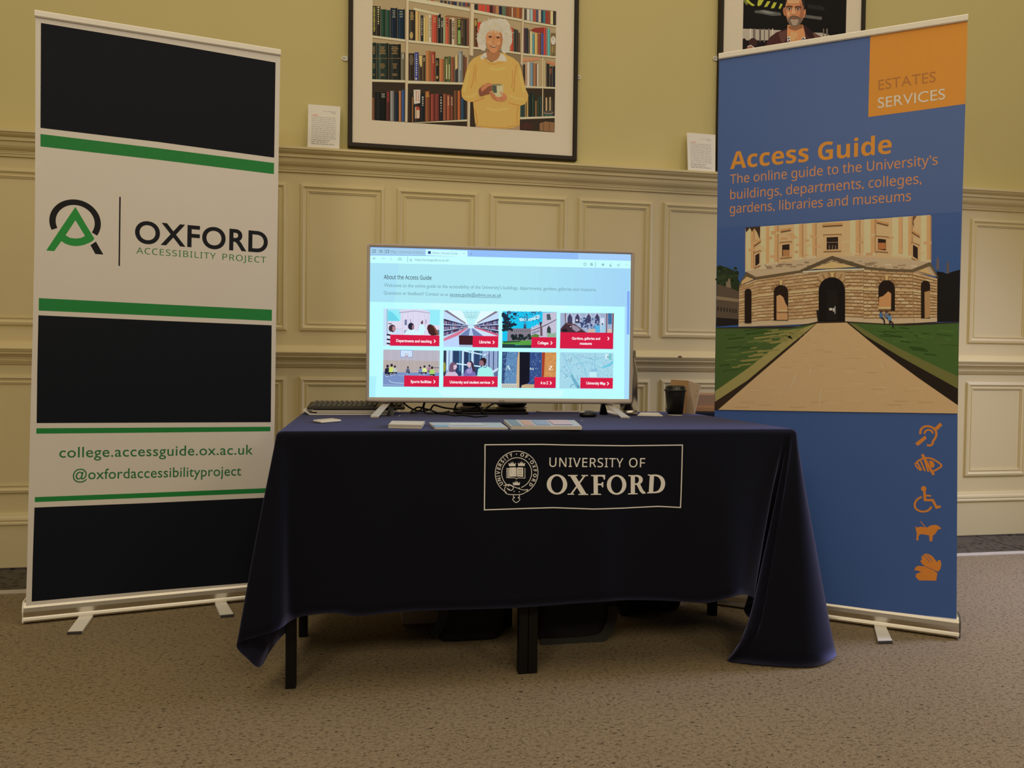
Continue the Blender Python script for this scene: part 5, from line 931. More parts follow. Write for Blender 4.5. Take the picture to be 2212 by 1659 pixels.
# 6 university and student services
ar = tile(CA); ar.poly([(1170, 845), (2108, 858), (2094, 1472), (1162, 1468)], (150, 178, 214)); ar.poly([(1170, 845), (1215, 848), (1212, 1280), (1166, 1278)], (48, 50, 72)); ar.blob(1185, 1130, 22, 90, (150, 150, 60), 10)
for (x0, x1, c) in ((1330, 1480, (40, 62, 100)), (1520, 1640, (38, 58, 96)), (1690, 1830, (44, 66, 108))):
    ar.poly([(x0, 850), (x1, 852), (x1-6, 1280), (x0-6, 1278)], c); ar.poly([(x1-44, 852), (x1-16, 852), (x1-20, 1200), (x1-48, 1200)], (78, 132, 170))
for q in ([(1300, 850), (1290, 1280)], [(1502, 852), (1492, 1230)], [(1664, 854), (1656, 1280)], [(1240, 848), (1232, 1180)], [(1520, 852), (1830, 915)], [(1390, 1070), (1800, 1120)], [(1850, 930), (1960, 870)]): ar.stroke(q, 22, (206, 238, 252))
for k in range(6): ar.poly([(1900+k*38, 856), (1918+k*38, 856), (1914+k*38, 1200), (1896+k*38, 1190)], (66, 72, 120) if k % 2 else (150, 160, 200))
ar.poly([(1990, 1200), (2100, 1140), (2098, 1180), (2000, 1230)], (206, 226, 246)); ar.poly([(2030, 1230), (2096, 1190), (2094, 1290), (2030, 1284)], (100, 110, 150))
ar.poly([(1190, 1290), (1210, 1240), (1260, 1200), (1360, 1200), (1410, 1250), (1420, 1290)], (206, 190, 214)); ar.poly([(1262, 1210), (1268, 1110), (1300, 1050), (1350, 1045), (1392, 1080), (1385, 1180), (1340, 1215)], (112, 84, 112)); ar.poly([(1340, 1100), (1390, 1085), (1400, 1130), (1372, 1170), (1340, 1170)], (216, 190, 206))
ar.poly([(1510, 1290), (1540, 1190), (1580, 1150), (1680, 1160), (1730, 1280)], (120, 110, 176)); ar.poly([(1600, 1030), (1650, 1025), (1680, 1070), (1700, 1160), (1720, 1220), (1670, 1200), (1640, 1110)], (64, 44, 66)); ar.poly([(1570, 1060), (1600, 1036), (1640, 1060), (1640, 1120), (1610, 1146), (1578, 1120)], (214, 186, 200)); ar.poly([(1560, 1170), (1620, 1150), (1660, 1170), (1640, 1240), (1570, 1230)], (160, 150, 206))
ar.poly([(1740, 1290), (1760, 1160), (1840, 1120), (1920, 1112), (1990, 1160), (2030, 1290)], (166, 240, 236)); ar.poly([(1785, 1010), (1820, 972), (1870, 968), (1900, 1000), (1896, 1060), (1870, 1110), (1820, 1080)], (46, 30, 40)); ar.poly([(1775, 1050), (1800, 1010), (1840, 1020), (1862, 1070), (1846, 1110), (1806, 1106), (1780, 1085)], (150, 106, 116)); ar.stroke([(1845, 1130), (1880, 1135), (1915, 1118)], 10, (80, 90, 130))
label(ar, [(1170, 1280), (2092, 1290), (2090, 1470), (1164, 1468)], 'University and student services', (1275, 1407), (1965, 1413), 50, (2000, 1391, 27)); ar.build('picture_tile', SCR)
# 3 colleges
ar = tile(CB); ar.poly([(122, 178), (1046, 192), (1036, 808), (116, 800)], (20, 196, 240)); ar.poly([(400, 290), (560, 310), (700, 250), (760, 300), (620, 340), (420, 345)], (190, 236, 250)); ar.blob(724, 272, 36, 30, (206, 244, 250), 12)
ar.poly([(480, 470), (482, 400), (520, 396), (528, 470)], (44, 60, 90)); ar.poly([(210, 470), (612, 470), (612, 690), (200, 690)], (128, 122, 136)); ar.rect(215, 500, 612, 545, (150, 142, 150))
for k in range(12): ar.rect(225+k*32, 500, 240+k*32, 540, (86, 84, 106)); 
ar.poly([(612, 470), (620, 440), (640, 430), (650, 470), (670, 410), (690, 440), (705, 390), (735, 430), (745, 365), (800, 360), (806, 200), (872, 200), (1044, 194), (1038, 630), (608, 640)], (196, 192, 214)); ar.poly([(745, 365), (800, 360), (770, 460)], (60, 54, 76)); ar.poly([(872, 230), (930, 220), (950, 320), (880, 330)], (70, 84, 96)); ar.poly([(620, 500), (870, 400), (1040, 310), (1040, 326), (870, 420), (620, 518)], (110, 104, 120)); ar.poly([(878, 560), (880, 470), (910, 420), (944, 470), (944, 570)], (50, 64, 66)); ar.poly([(760, 440), (800, 430), (805, 600), (765, 600)], (110, 86, 100))
for k in range(5): ar.rect(630+k*26, 530-k*9, 644+k*26, 570-k*9, (86, 96, 120))
for k in range(60): ar.blob(130+rnd.random()*240*(rnd.random()**.6), 200+rnd.random()*300, 14+rnd.random()*26, 12+rnd.random()*22, rnd.choice([(16, 30, 40), (26, 44, 50), (20, 36, 60)]), 8)
for k in range(130):
    x = 122+rnd.random()*660; y = 184+(rnd.random()**2)*170; ar.blob(x, y, 4+rnd.random()*11, 4+rnd.random()*8, rnd.choice([(40, 60, 110), (60, 90, 140), (26, 46, 70), (110, 150, 200)]), 6)
for k in range(30): ar.blob(490+rnd.random()*60, 250+rnd.random()*190, 5+rnd.random()*8, 5+rnd.random()*8, (70, 120, 160), 6)
for k in range(22): ar.blob(270+rnd.random()*330, 585+rnd.random()*70, 18+rnd.random()*20, 16+rnd.random()*20, rnd.choice([(20, 34, 40), (34, 50, 50)]), 8)
ar.poly([(118, 690), (612, 672), (608, 760), (330, 750), (118, 735)], (86, 160, 66)); ar.poly([(118, 690), (440, 680), (420, 700), (150, 715)], (30, 80, 40)); ar.poly([(116, 735), (330, 740), (340, 756), (610, 752), (610, 804), (116, 800)], (34, 60, 66)); ar.poly([(610, 590), (680, 560), (750, 580), (740, 620), (610, 622)], (90, 130, 66)); ar.poly([(880, 540), (960, 560), (1036, 540), (1036, 620), (880, 618)], (140, 180, 150))
label(ar, [(618, 618), (1040, 622), (1035, 808), (608, 802)], 'Colleges', (718, 738), (905, 742), 50, (942, 718, 27)); ar.build('picture_tile', SCR)
# 4 gardens, galleries and museums
ar = tile(CB); ar.poly([(1108, 208), (2022, 212), (2008, 825), (1100, 812)], (160, 176, 206))
for x in (1270, 1400, 1590, 1735):
    ar.stroke([(x-60, 400), (x-56, 270), (x-30, 222), (x, 205), (x+30, 222), (x+56, 270), (x+60, 400)], 12, (196, 204, 226)); ar.poly([(x-40, 380), (x-38, 280), (x, 216), (x+38, 280), (x+40, 380)], (66, 62, 96))
ar.stroke([(1190, 210), (1200, 400)], 16, (120, 70, 76)); ar.stroke([(1440, 210), (1440, 540)], 6, (196, 206, 230)); ar.stroke([(1545, 210), (1545, 540)], 5, (190, 206, 230)); ar.stroke([(1900, 212), (1895, 545)], 16, (120, 62, 62)); ar.stroke([(2008, 212), (2000, 545)], 22, (126, 70, 74)); ar.poly([(1920, 212), (1985, 212), (1985, 400), (1920, 400)], (60, 110, 160)); ar.poly([(1790, 290), (1860, 290), (1860, 540), (1790, 540)], (206, 220, 240)); ar.rect(1580, 480, 1700, 545, (196, 180, 170)); ar.rect(1910, 480, 1985, 545, (206, 186, 176))
for k in range(60): ar.blob(1450+rnd.random()*320, 290+rnd.random()*180, 6+rnd.random()*18, 6+rnd.random()*20, rnd.choice([(60, 76, 120), (96, 120, 160), (130, 150, 190), (46, 52, 96)]), 7)
ar.poly([(1110, 480), (1140, 440), (1200, 375), (1290, 370), (1380, 410), (1460, 470), (1560, 540), (1110, 540)], (66, 46, 56)); ar.poly([(1140, 490), (1190, 470), (1230, 500), (1220, 530), (1150, 530)], (30, 26, 34)); ar.poly([(1300, 410), (1400, 430), (1450, 500), (1380, 530), (1310, 480)], (150, 140, 160)); ar.stroke([(1210, 390), (1320, 400), (1440, 470), (1550, 540)], 10, (130, 96, 100)); ar.blob(1390, 330, 16, 16, (240, 250, 255), 10); ar.blob(1282, 440, 10, 10, (220, 226, 240), 8)
ar.poly([(1708, 540), (1706, 440), (1735, 405), (1775, 420), (1790, 540)], (90, 180, 226)); ar.poly([(1800, 540), (1800, 430), (1830, 395), (1866, 420), (1868, 540)], (160, 206, 232)); ar.blob(1748, 402, 16, 18, (60, 60, 80), 8); ar.blob(1826, 396, 15, 17, (60, 70, 90), 8); ar.poly([(1680, 430), (1710, 400), (1714, 470), (1690, 480)], (90, 160, 210))
label(ar, [(1108, 535), (2008, 545), (2005, 822), (1100, 812)], 'Gardens, galleries and', (1305, 660), (1785, 664), 46, (1914, 643, 27), ('museums', (1440, 746), (1645, 749))); ar.build('picture_tile', SCR)
# 7 A to Z
ar = tile(CB); ar.poly([(116, 868), (1040, 880), (1028, 1490), (104, 1484)], (86, 124, 170)); ar.poly([(116, 868), (360, 872), (350, 1480), (104, 1484)], (96, 140, 186)); ar.poly([(116, 868), (200, 870), (150, 1420), (106, 1420)], (52, 76, 124)); ar.poly([(372, 1000), (392, 872), (412, 873), (408, 1486), (352, 1484)], (206, 176, 136)); ar.poly([(412, 873), (790, 878), (784, 1300), (660, 1488), (408, 1486)], (52, 78, 136)); ar.poly([(412, 873), (590, 876), (580, 1380), (520, 1430), (412, 1480)], (16, 18, 34)); ar.poly([(796, 878), (852, 879), (830, 1300), (788, 1300)], (164, 60, 40)); ar.poly([(848, 879), (1040, 881), (1032, 1300), (826, 1300)], (206, 142, 80))
for k in range(420):
    x = 120+rnd.random()*640; y = 880+rnd.random()*520
    if 352 < x < 600: continue
    ar.stroke([(x, y), (x+8+rnd.random()*16, y-10-rnd.random()*14)], 4, rnd.choice([(150, 196, 226), (40, 58, 110), (120, 170, 210), (30, 44, 90)]))
for k in range(120):
    x = 850+rnd.random()*170; y = 885+rnd.random()*400; ar.stroke([(x, y), (x+8+rnd.random()*12, y-10-rnd.random()*12)], 4, rnd.choice([(236, 186, 120), (176, 110, 60), (226, 170, 110)]))
ar.poly([(106, 1410), (370, 1412), (368, 1484), (104, 1484)], (206, 206, 196)); ar.poly([(445, 1440), (520, 1420), (662, 1424), (660, 1488), (440, 1486)], (196, 170, 130))
for k in range(7): ar.stroke([(112+k*36, 1480), (130+k*36, 1425), (148+k*36, 1480)], 5, (110, 130, 150))
ar.text('A', (172, 1172), (262, 1172), 76, (214, 240, 240), ref='A', font=SERIFB); ar.text('to', (586, 1176), (652, 1176), 40, (220, 236, 236), ref='t', font=SERIFB); ar.text('Z', (906, 1178), (978, 1178), 72, (250, 244, 226), ref='Z', font=SERIFB)
label(ar, [(668, 1300), (1030, 1302), (1026, 1488), (664, 1485)], 'A to Z', (768, 1420), (900, 1422), 50, (930, 1400, 27)); ar.build('picture_tile', SCR)
# 8 university map
ar = tile(CB); ar.poly([(1100, 876), (2014, 888), (2000, 1498), (1092, 1494)], (166, 216, 234))
for k in range(330):
    x = 1110+rnd.random()*880; y = 890+rnd.random()*580
    if x < 1500 and y > 1340: continue
    a = rnd.random()*3.14; L_ = 8+rnd.random()*24; ar.stroke([(x, y), (x+L_*math.cos(a), y+L_*math.sin(a))], 4+rnd.random()*5, rnd.choice([(120, 166, 196), (186, 236, 246), (140, 176, 214), (96, 140, 170), (166, 176, 226), (150, 206, 214)]))
for q in ([(1140, 890), (1190, 1000), (1250, 1130), (1330, 1300), (1400, 1400), (1460, 1494)], [(1110, 1180), (1220, 1260), (1310, 1310)], [(1500, 960), (1700, 1010), (1830, 960), (2010, 1010)], [(1300, 890), (1500, 1100), (1560, 1300)], [(1330, 1090), (1560, 1040), (1800, 1140)], [(1700, 890), (1690, 1120), (1740, 1300)]): ar.stroke(q, 11, (130, 196, 220))
ar.poly([(1270, 1230), (1330, 1290), (1400, 1400), (1440, 1494), (1390, 1494), (1310, 1350)], (110, 176, 200)); ar.stroke([(1275, 1480), (1290, 1440), (1340, 1420)], 12, (90, 160, 170)); ar.poly([(1806, 1130), (1930, 1080), (2006, 1020), (2006, 1070), (1940, 1120), (1830, 1150)], (110, 200, 226)); ar.poly([(1606, 1210), (1720, 1212), (1735, 1300), (1602, 1300)], (196, 236, 246)); ar.poly([(1600, 1190), (1730, 1140), (1740, 1206), (1606, 1206)], (140, 196, 226)); ar.poly([(1940, 900), (1976, 920), (1974, 1000), (1940, 1000)], (110, 196, 190)); ar.rect(1870, 905, 1925, 990, (206, 236, 246)); ar.rect(1910, 940, 1926, 976, (90, 120, 150)); ar.stroke([(1245, 990), (1262, 1042), (1286, 1030)], 6, (66, 90, 110)); ar.stroke([(1280, 985), (1306, 1030)], 6, (66, 90, 110))
for (x, y) in ((1200, 1270), (1220, 1285), (1192, 1305), (1398, 1440), (1420, 1450), (1408, 1470), (1176, 1120)): ar.rect(x, y, x+14, y+12, (60, 90, 110))
label(ar, [(1450, 1308), (2005, 1314), (2000, 1498), (1446, 1495)], 'University Map', (1550, 1424), (1875, 1430), 50, (1906, 1411, 27)); ar.build('picture_tile', SCR)
# ------------------------------------------------------------------ things on the table
TT = CZ+0.002                                   # the cloth's upper face
def top(px, py, h=0.0): return on_z(px, py, TT+h)
SILV = mat('silver_laptop_lid', (0.45, 0.43, 0.41), rough=0.35, metal=0.7, raw=True)
def slab(name, corners, z0, z1, m, parent=None, bev=0.0, at=None):
    b = MB().use(m); c = [Vector((p.x, p.y, z0)) for p in corners]
    b.loft([c, [Vector((p.x, p.y, z1)) for p in corners]], smooth=False)
    if bev: bmesh.ops.bevel(b.b, geom=b.b.verts[:]+b.b.edges[:], offset=bev, segments=3, affect='EDGES', profile=0.5)
    return b.build(name, parent, at)
# stack behind the left foot: curled paper, folder, keyboard
y0, y1 = -0.905, -0.745
pb = MB().use(PAPER); rings = []
xa, xb = top(652, 899).x, top(806, 898).x
for k in range(15):
    t = k/14; x = xa+(xb+0.06-xa)*t; z = TT+0.0006+0.016*max(0, (0.075-t)/0.075)**1.4
    rings.append([Vector((x, y0, z)), Vector((x, y1, z)), Vector((x, y1, z+0.0022)), Vector((x, y0, z+0.0022))])
pb.loft(rings, smooth=False); o = pb.build('paper_sheet', None, (xa, y0, TT)); tag(o, 'white paper with curled up left end, lowest in the pile under the keyboard', 'paper')
c = [Vector((xa+0.045, y0+0.01, 0)), Vector((xb+0.075, y0+0.012, 0)), Vector((xb+0.075, y1, 0)), Vector((xa+0.045, y1, 0))]
o = slab('document_folder', c, TT+0.0035, TT+0.0095, SILV, None, 0.001, (c[0].x, c[0].y, TT)); tag(o, 'slim silvery grey folder lying between the white paper and the black keyboard', 'folder')
c = [Vector((xa+0.030, y0+0.02, 0)), Vector((xb+0.085, y0+0.022, 0)), Vector((xb+0.085, y1, 0)), Vector((xa+0.030, y1, 0))]
o = slab('notepad', c, TT+0.0100, TT+0.0150, mat('pale_grey_card', (0.55, 0.52, 0.50), rough=0.6, raw=True), None, 0.0008, (c[0].x, c[0].y, TT)); tag(o, 'pale grey notepad directly beneath the black keyboard', 'notepad')
kz = TT+0.0175
kx0, kx1 = xa+0.010, xb+0.112
KB = thing('keyboard', ((kx0+kx1)/2, (y0+y1)/2, kz), 'black computer keyboard on a pile of papers left of the television', 'keyboard')
b = MB().use(mat('charcoal_keyboard_shell', (0.022, 0.022, 0.022), rough=0.45, raw=True)); ky0, ky1 = y0+0.022, y1-0.004
b.loft([[Vector((kx0+0.002, ky0, kz)), Vector((kx1, ky0, kz)), Vector((kx1, ky1, kz)), Vector((kx0+0.002, ky1, kz))],
        [Vector((kx0, ky0, kz+0.007)), Vector((kx1+0.002, ky0, kz+0.007)), Vector((kx1+0.002, ky1, kz+0.020)), Vector((kx0+0.004, ky1, kz+0.020))],
        [Vector((kx0+0.004, ky0+0.006, kz+0.010)), Vector((kx1-0.002, ky0+0.006, kz+0.010)), Vector((kx1-0.002, ky1-0.006, kz+0.022)), Vector((kx0+0.008, ky1-0.006, kz+0.022))]], smooth=False); b.build('shell', KB)
KEYM = mat('grey_key_cap', (0.055, 0.054, 0.052), rough=0.4, raw=True); kproto = None
nx = 18; sx = (kx1-kx0-0.022)/nx
for r in range(5):
    for k in range(nx):
        if k == 13: continue
        t = (r+0.5)/5; y = ky0+0.012+(ky1-ky0-0.024)*t; z = kz+0.0105+0.0115*t; x = kx0+0.012+sx*(k+0.5)+0.002*r
        if x > kx1-0.012: continue
        if kproto is None:
            b = MB().use(KEYM); hx, hy = sx*0.40, 0.0085
            b.loft([[Vector((x-hx, y-hy, z)), Vector((x+hx, y-hy, z)), Vector((x+hx, y+hy, z)), Vector((x-hx, y+hy, z))], [Vector((x-hx*.8, y-hy*.75, z+0.005)), Vector((x+hx*.8, y-hy*.75, z+0.005)), Vector((x+hx*.8, y+hy*.8, z+0.006)), Vector((x-hx*.8, y+hy*.8, z+0.006))]], smooth=False)
            kproto = b.build('key', KB); kbase = Vector((x, y, z))
        else:
            q = kproto.copy(); COL.objects.link(q); q.parent = KB; q.location = kproto.location+Vector((x, y, z))-kbase
# flat white lozenge shaped gadget
pts = [top(674.5, 911.5), top(694, 915.0), top(739, 911.2), top(718, 907.6)]
cen = sum(pts, Vector())/4; P = []
for i in range(4):
    p, a, c = pts[i], pts[i-1], pts[(i+1) % 4]; u = (a-p).normalized(); v = (c-p).normalized()
    for k in range(6): t = k/5; P.append(p+u*0.010*(1-t)**2+v*0.010*t**2)
b = MB().use(mat('white_gloss_plastic', (0.86, 0.84, 0.80), rough=0.3, raw=True)); sc = lambda k, z: [Vector((cen.x+(p.x-cen.x)*k, cen.y+(p.y-cen.y)*k, TT+z)) for p in P]
b.loft([sc(.94, 0.0003), sc(1, 0.002), sc(1, 0.0052), sc(.95, 0.0068)]); o = b.build('white_handset', None, (cen.x, cen.y, TT)); tag(o, 'flat white rounded handset lying alone near the left front of the navy table', 'handset')
# stack of small cards, leaflet, booklets
CARD = mat('card_stock', (0.66, 0.63, 0.60), rough=0.6, raw=True, var=0.05)
pc = [top(839, 925), top(911.5, 926.5), top(917.5, 918), top(846, 917)]
for k in range(5):
    c = [p+Vector((0.0006*((k*7) % 5-2), 0.0008*((k*3) % 4-1.5), 0)) for p in pc]
    o = slab('card', c, TT+0.0003+k*0.0023, TT+0.0003+k*0.0023+0.0021, CARD, None, 0, (pc[0].x, pc[0].y, TT))
    tag(o, ('lowest', 'second', 'middle', 'fourth', 'uppermost')[k]+' small white card of the stack at the front table edge', 'card', 'small cards stacked at the table edge')
def leaflet(corners, z0, th, n, name, labels, cat, grp, cols, bend=0.0):
    (a, b_, c, d) = corners
    for k in range(n):
        z = z0+k*th*1.06; mb = MB().use(CARD)
        j = Vector((0.0008*((k*5) % 3-1), 0.0006*((k*7) % 3-1), 0)); P = [p+j for p in (a, b_, c, d)]
        rings = []
        for i in range(9):
            t = i/8; f = P[0].lerp(P[1], t); g = P[3].lerp(P[2], t); lift = bend*math.sin(math.pi*t)*0.5
            rings.append([Vector((f.x, f.y, z+lift*.4)), Vector((g.x, g.y, z+lift)), Vector((g.x, g.y, z+lift+th)), Vector((f.x, f.y, z+lift*.4+th))])
        mb.loft(rings, smooth=False)
        if k == n-1:
            for ci, (u0, v0, u1, v1, rgb) in enumerate(cols):
                q = [P[0].lerp(P[1], u).lerp(P[3].lerp(P[2], u), v) for u, v in ((u0, v0), (u1, v0), (u1, v1), (u0, v1))]; mb.use(mat('leaflet_ink_%02x%02x%02x' % rgb, [lin(x) for x in rgb], rough=0.4, raw=True))
                mb.face([Vector((p.x, p.y, z+th+0.0003+0.0003*ci)) for p in q])
        o = mb.build(name, None, (a.x, a.y, TT)); tag(o, labels[k], cat, grp)
leaflet([top(940, 927.5), top(1097, 928), top(1081, 916.5), top(927, 916)], TT+0.0003, 0.0016, 3, 'leaflet', ['lowest pale blue leaflet in the middle stack at the front table edge', 'middle pale blue leaflet in the stack at the front table edge', 'topmost pale blue leaflet with a darker blue corner at the front table edge'], 'leaflet', 'leaflets at the front table edge',
        [(0.02, 0.03, 0.98, 0.97, (176, 196, 214)), (0.0, 0.03, 0.20, 0.45, (110, 160, 214)), (0.25, 0.4, 0.7, 0.8, (206, 220, 234))])
leaflet([top(1104, 928), top(1257, 928.5), top(1241, 914), top(1088, 913)], TT+0.0003, 0.0030, 3, 'booklet', ['lowest thin booklet in the right hand stack at the front table edge', 'middle thin booklet in the right hand stack at the front table edge', 'topmost thin booklet with a blue and pink cover at the front table edge'], 'booklet', 'booklets at the front table edge',
        [(0.02, 0.02, 0.98, 0.98, (190, 196, 214)), (0.02, 0.02, 0.16, 0.98, (120, 140, 160)), (0.2, 0.1, 0.34, 0.9, (214, 170, 150)), (0.38, 0.15, 0.58, 0.9, (140, 176, 220)), (0.62, 0.2, 0.9, 0.95, (210, 180, 196))])
# computer mouse
mp = top(1273, 901.5)+Vector((0, 0.018, 0)); b = MB().use(BLACKP); rings = []
for (z, k) in ((0.0003, .80), (0.004, .97), (0.010, 1.0), (0.017, .86), (0.0215, .55), (0.023, .18)):
    rings.append([Vector((mp.x+0.032*k*math.cos(a)*1.0, mp.y+0.022*k*math.sin(a), TT+z)) for a in [2*math.pi*i/28 for i in range(28)]])
b.loft(rings); MO = thing('computer_mouse', (mp.x, mp.y, TT), 'black computer mouse on the cloth below the right part of the television', 'computer mouse'); b.build('shell', MO)
b = MB().use(SILV); b.tube([(mp.x-0.033, mp.y-0.004, TT+0.012), (mp.x-0.026, mp.y-0.012, TT+0.0175), (mp.x-0.014, mp.y-0.015, TT+0.0185)], 0.0035, 8); b.build('side_grip', MO)
# steel bottle
STEEL = mat('brushed_steel', (0.55, 0.52, 0.48), rough=0.30, metal=1.0, raw=True, var=0.10, scale=40)
bp = top(1364, 897.5)+Vector((0, 0.033, 0)); s_ = 0.00166
BO = thing('water_bottle', (bp.x, bp.y, TT), 'brushed steel water bottle standing behind the right end of the television', 'water bottle')
b = MB().use(STEEL); b.lathe([(0.028, 0.0), (0.0315, 0.002), (0.0325, 0.006), (0.0325, 0.0185), (0.0318, 0.019), (0.0318, 0.0198), (0.0330, 0.0203), (0.0330, 0.130), (0.0322, 0.150), (0.0295, 0.170), (0.0250, 0.190), (0.0208, 0.206), (0.0195, 0.214), (0.0195, 0.218)], (bp.x, bp.y, TT), 40); b.build('body', BO)
b = MB().use(STEEL); b.lathe([(0.0200, 0.2165), (0.0235, 0.2175), (0.0245, 0.220), (0.0245, 0.240), (0.0235, 0.2435), (0.0200, 0.2455), (0.010, 0.246)], (bp.x, bp.y, TT), 36); b.build('cap', BO)
# paper left of the cup
o = slab('paper_slip', [top(1377, 898.5), top(1432, 899.5), top(1422, 893), top(1384, 892.5)], TT+0.0003, TT+0.0030, PAPER, None, 0, top(1377, 898)); tag(o, 'white paper slip on the cloth between the steel bottle and the coffee cup', 'paper')
o = slab('paper_slip', [top(1306, 889.5), top(1334, 898.5), top(1330, 891.5), top(1316, 887.5)], TT+0.0003, TT+0.0016, PAPER, None, 0, top(1306, 889)); tag(o, 'white paper corner showing beside the right foot of the television', 'paper')
# takeaway cup
cp = top(1464, 898)+Vector((0, 0.026, 0))
CU = thing('coffee_cup', (cp.x, cp.y, TT), 'black takeaway coffee cup with a black lid at the right end of the table', 'coffee cup')
b = MB().use(mat('black_paper_cup', (0.006, 0.006, 0.007), rough=0.55, raw=True)); b.lathe([(0.0275, 0.0025), (0.0285, 0.003), (0.0385, 0.094), (0.0385, 0.096)], (cp.x, cp.y, TT), 36); b.build('cup', CU)
b = MB().use(PAPER); b.lathe([(0.0268, 0.0), (0.0285, 0.0004), (0.0287, 0.0034), (0.027, 0.0036)], (cp.x, cp.y, TT), 36); b.build('base_rim', CU)
b = MB().use(mat('black_lid_plastic', (0.012, 0.012, 0.013), rough=0.25, raw=True)); b.lathe([(0.039, 0.0915), (0.0425, 0.092), (0.0430, 0.095), (0.0415, 0.0985), (0.0390, 0.0995), (0.0385, 0.1015), (0.0370, 0.108), (0.0355, 0.1115), (0.0330, 0.1125), (0.0320, 0.1095), (0.010, 0.1092)], (cp.x, cp.y, TT), 36); b.build('lid', CU)
# folded cardboard holder behind the cup
KRAFT = mat('kraft_cardboard', (0.40, 0.235, 0.105), rough=0.8, raw=True, var=0.10, scale=20); PKRAFT = mat('pale_cardboard', (0.52, 0.40, 0.31), rough=0.8, raw=True, var=0.06, scale=12)
yk = -0.835
fb = lambda px, py, y: on_y(px, py, y)
A0, A1, A2, A3 = fb(1443, 894, yk), fb(1482, 897, yk-0.01), fb(1487, 822, yk-0.005), fb(1450, 820, yk+0.012)
B1, B2 = fb(1500, 898.5, yk-0.06), fb(1513.5, 832, yk-0.055)
for q in (A0, A1, B1): q.z = TT+0.0005
HO = thing('cardboard_holder', ((A1.x, A1.y, TT)), 'folded brown cardboard holder standing behind the coffee cup', 'cardboard holder')
b = MB().use(KRAFT); b.prism([A0, A1, A2, A3], (0, 0.003, 0)); b.build('back_panel', HO)
b = MB().use(PKRAFT); b.prism([A1, B1, B2, A2], (0.0025, 0.0015, 0)); b.use(DARKMETAL)
for (px, py) in ((1505, 844.5), (1503.5, 855)):
    p = fb(px, py, yk-0.056); b.lathe([(0.0016, 0), (0.0016, 0.001)], p, 8, T=Matrix.Rotation(math.pi/2, 4, 'X'))
b.build('side_panel', HO)
# black case standing on the floor behind the table, cardboard box on it
yc = -0.55; xc = fb(1501, 880, yc).x
CASE = thing('storage_case', (xc+0.2, yc+0.16, 0), 'tall black storage case behind the table, carrying a cardboard box', 'storage case')
b = MB().use(BLACKP); b.box((xc, yc, 0.012), (xc+0.42, yc+0.32, 0.705), bev=0.006); b.build('body', CASE)
b = MB().use(BLACKP); b.box((xc-0.004, yc-0.004, 0.690), (xc+0.424, yc+0.324, 0.7185), bev=0.004); b.build('lid', CASE)
for (x, y) in ((xc+0.02, yc+0.02), (xc+0.36, yc+0.02), (xc+0.02, yc+0.26), (xc+0.36, yc+0.26)):
    b = MB().use(BLACKP); b.box((x, y, 0.0), (x+0.04, y+0.04, 0.013)); b.build('foot', CASE)
z0 = 0.719; bx = fb(1507, 870, yc).x
BX = thing('cardboard_box', (bx+0.15, yc+0.13, z0), 'brown cardboard box on the black case beside the blue banner edge', 'cardboard box')
b = MB().use(KRAFT); b.box((bx, yc+0.02, z0+0.020), (bx+0.33, yc+0.26, fb(1520, 853, yc+0.02).z)); b.build('body', BX)
b = MB().use(mat('orange_kraft_edge', (0.50, 0.24, 0.07), rough=0.7, raw=True, var=0.08)); b.box((bx-0.008, yc, z0), (bx+0.338, yc+0.275, z0+0.021), bev=0.002); b.build('base_tray', BX)
# black laptop with a small speaker and a turned over bowl stand on it, behind the television
ya = -0.865; l0, l1 = top(990, 897.2).x, top(1150, 898).x
LP = thing('laptop', ((l0+l1)/2, ya+0.06, TT), 'closed black laptop lying under the middle of the television', 'laptop')
b = MB().use(BLACKP); b.box((l0, ya-0.02, TT+0.0005), (l1, ya+0.12, TT+0.010), bev=0.003); b.build('base', LP)
b = MB().use(BLACKP); b.box((l0+0.003, ya-0.017, TT+0.0108), (l1-0.008, ya+0.118, TT+0.020), bev=0.003); b.build('lid', LP)
b = MB().use(BLACKP); b.box((l0-0.004, ya-0.026, TT+0.004), (l0+0.02, ya-0.006, TT+0.016), bev=0.004); b.build('plug', LP)
lz = TT+0.0205
sp = fb(1019, 880, ya+0.04); SPK = thing('speaker_puck', (sp.x, ya+0.04, lz), 'small round black speaker on a pale base on the laptop behind the television', 'speaker')
b = MB().use(PKRAFT); b.lathe([(0.042, 0.0), (0.044, 0.002), (0.043, 0.006), (0.037, 0.008)], (sp.x, ya+0.04, lz), 28); b.build('base', SPK)
b = MB().use(BLACKP); b.lathe([(0.030, 0.0085), (0.036, 0.012), (0.037, 0.030), (0.034, 0.036), (0.02, 0.038)], (sp.x, ya+0.04, lz), 28); b.build('body', SPK)
bw = fb(1105, 880, ya+0.05); BW = thing('bowl_stand', (bw.x, ya+0.05, lz), 'wide black bowl shaped stand on the laptop under the television maker mark', 'stand')
b = MB().use(PKRAFT); b.lathe([(0.058, 0.0), (0.060, 0.0015), (0.056, 0.003)], (bw.x, ya+0.05, lz), 32); b.build('paper_ring', BW)
b = MB().use(BLACKP); b.lathe([(0.030, 0.0034), (0.048, 0.0036), (0.056, 0.012), (0.064, 0.026), (0.062, 0.030), (0.02, 0.031)], (bw.x, ya+0.05, lz), 36); b.build('bowl', BW)
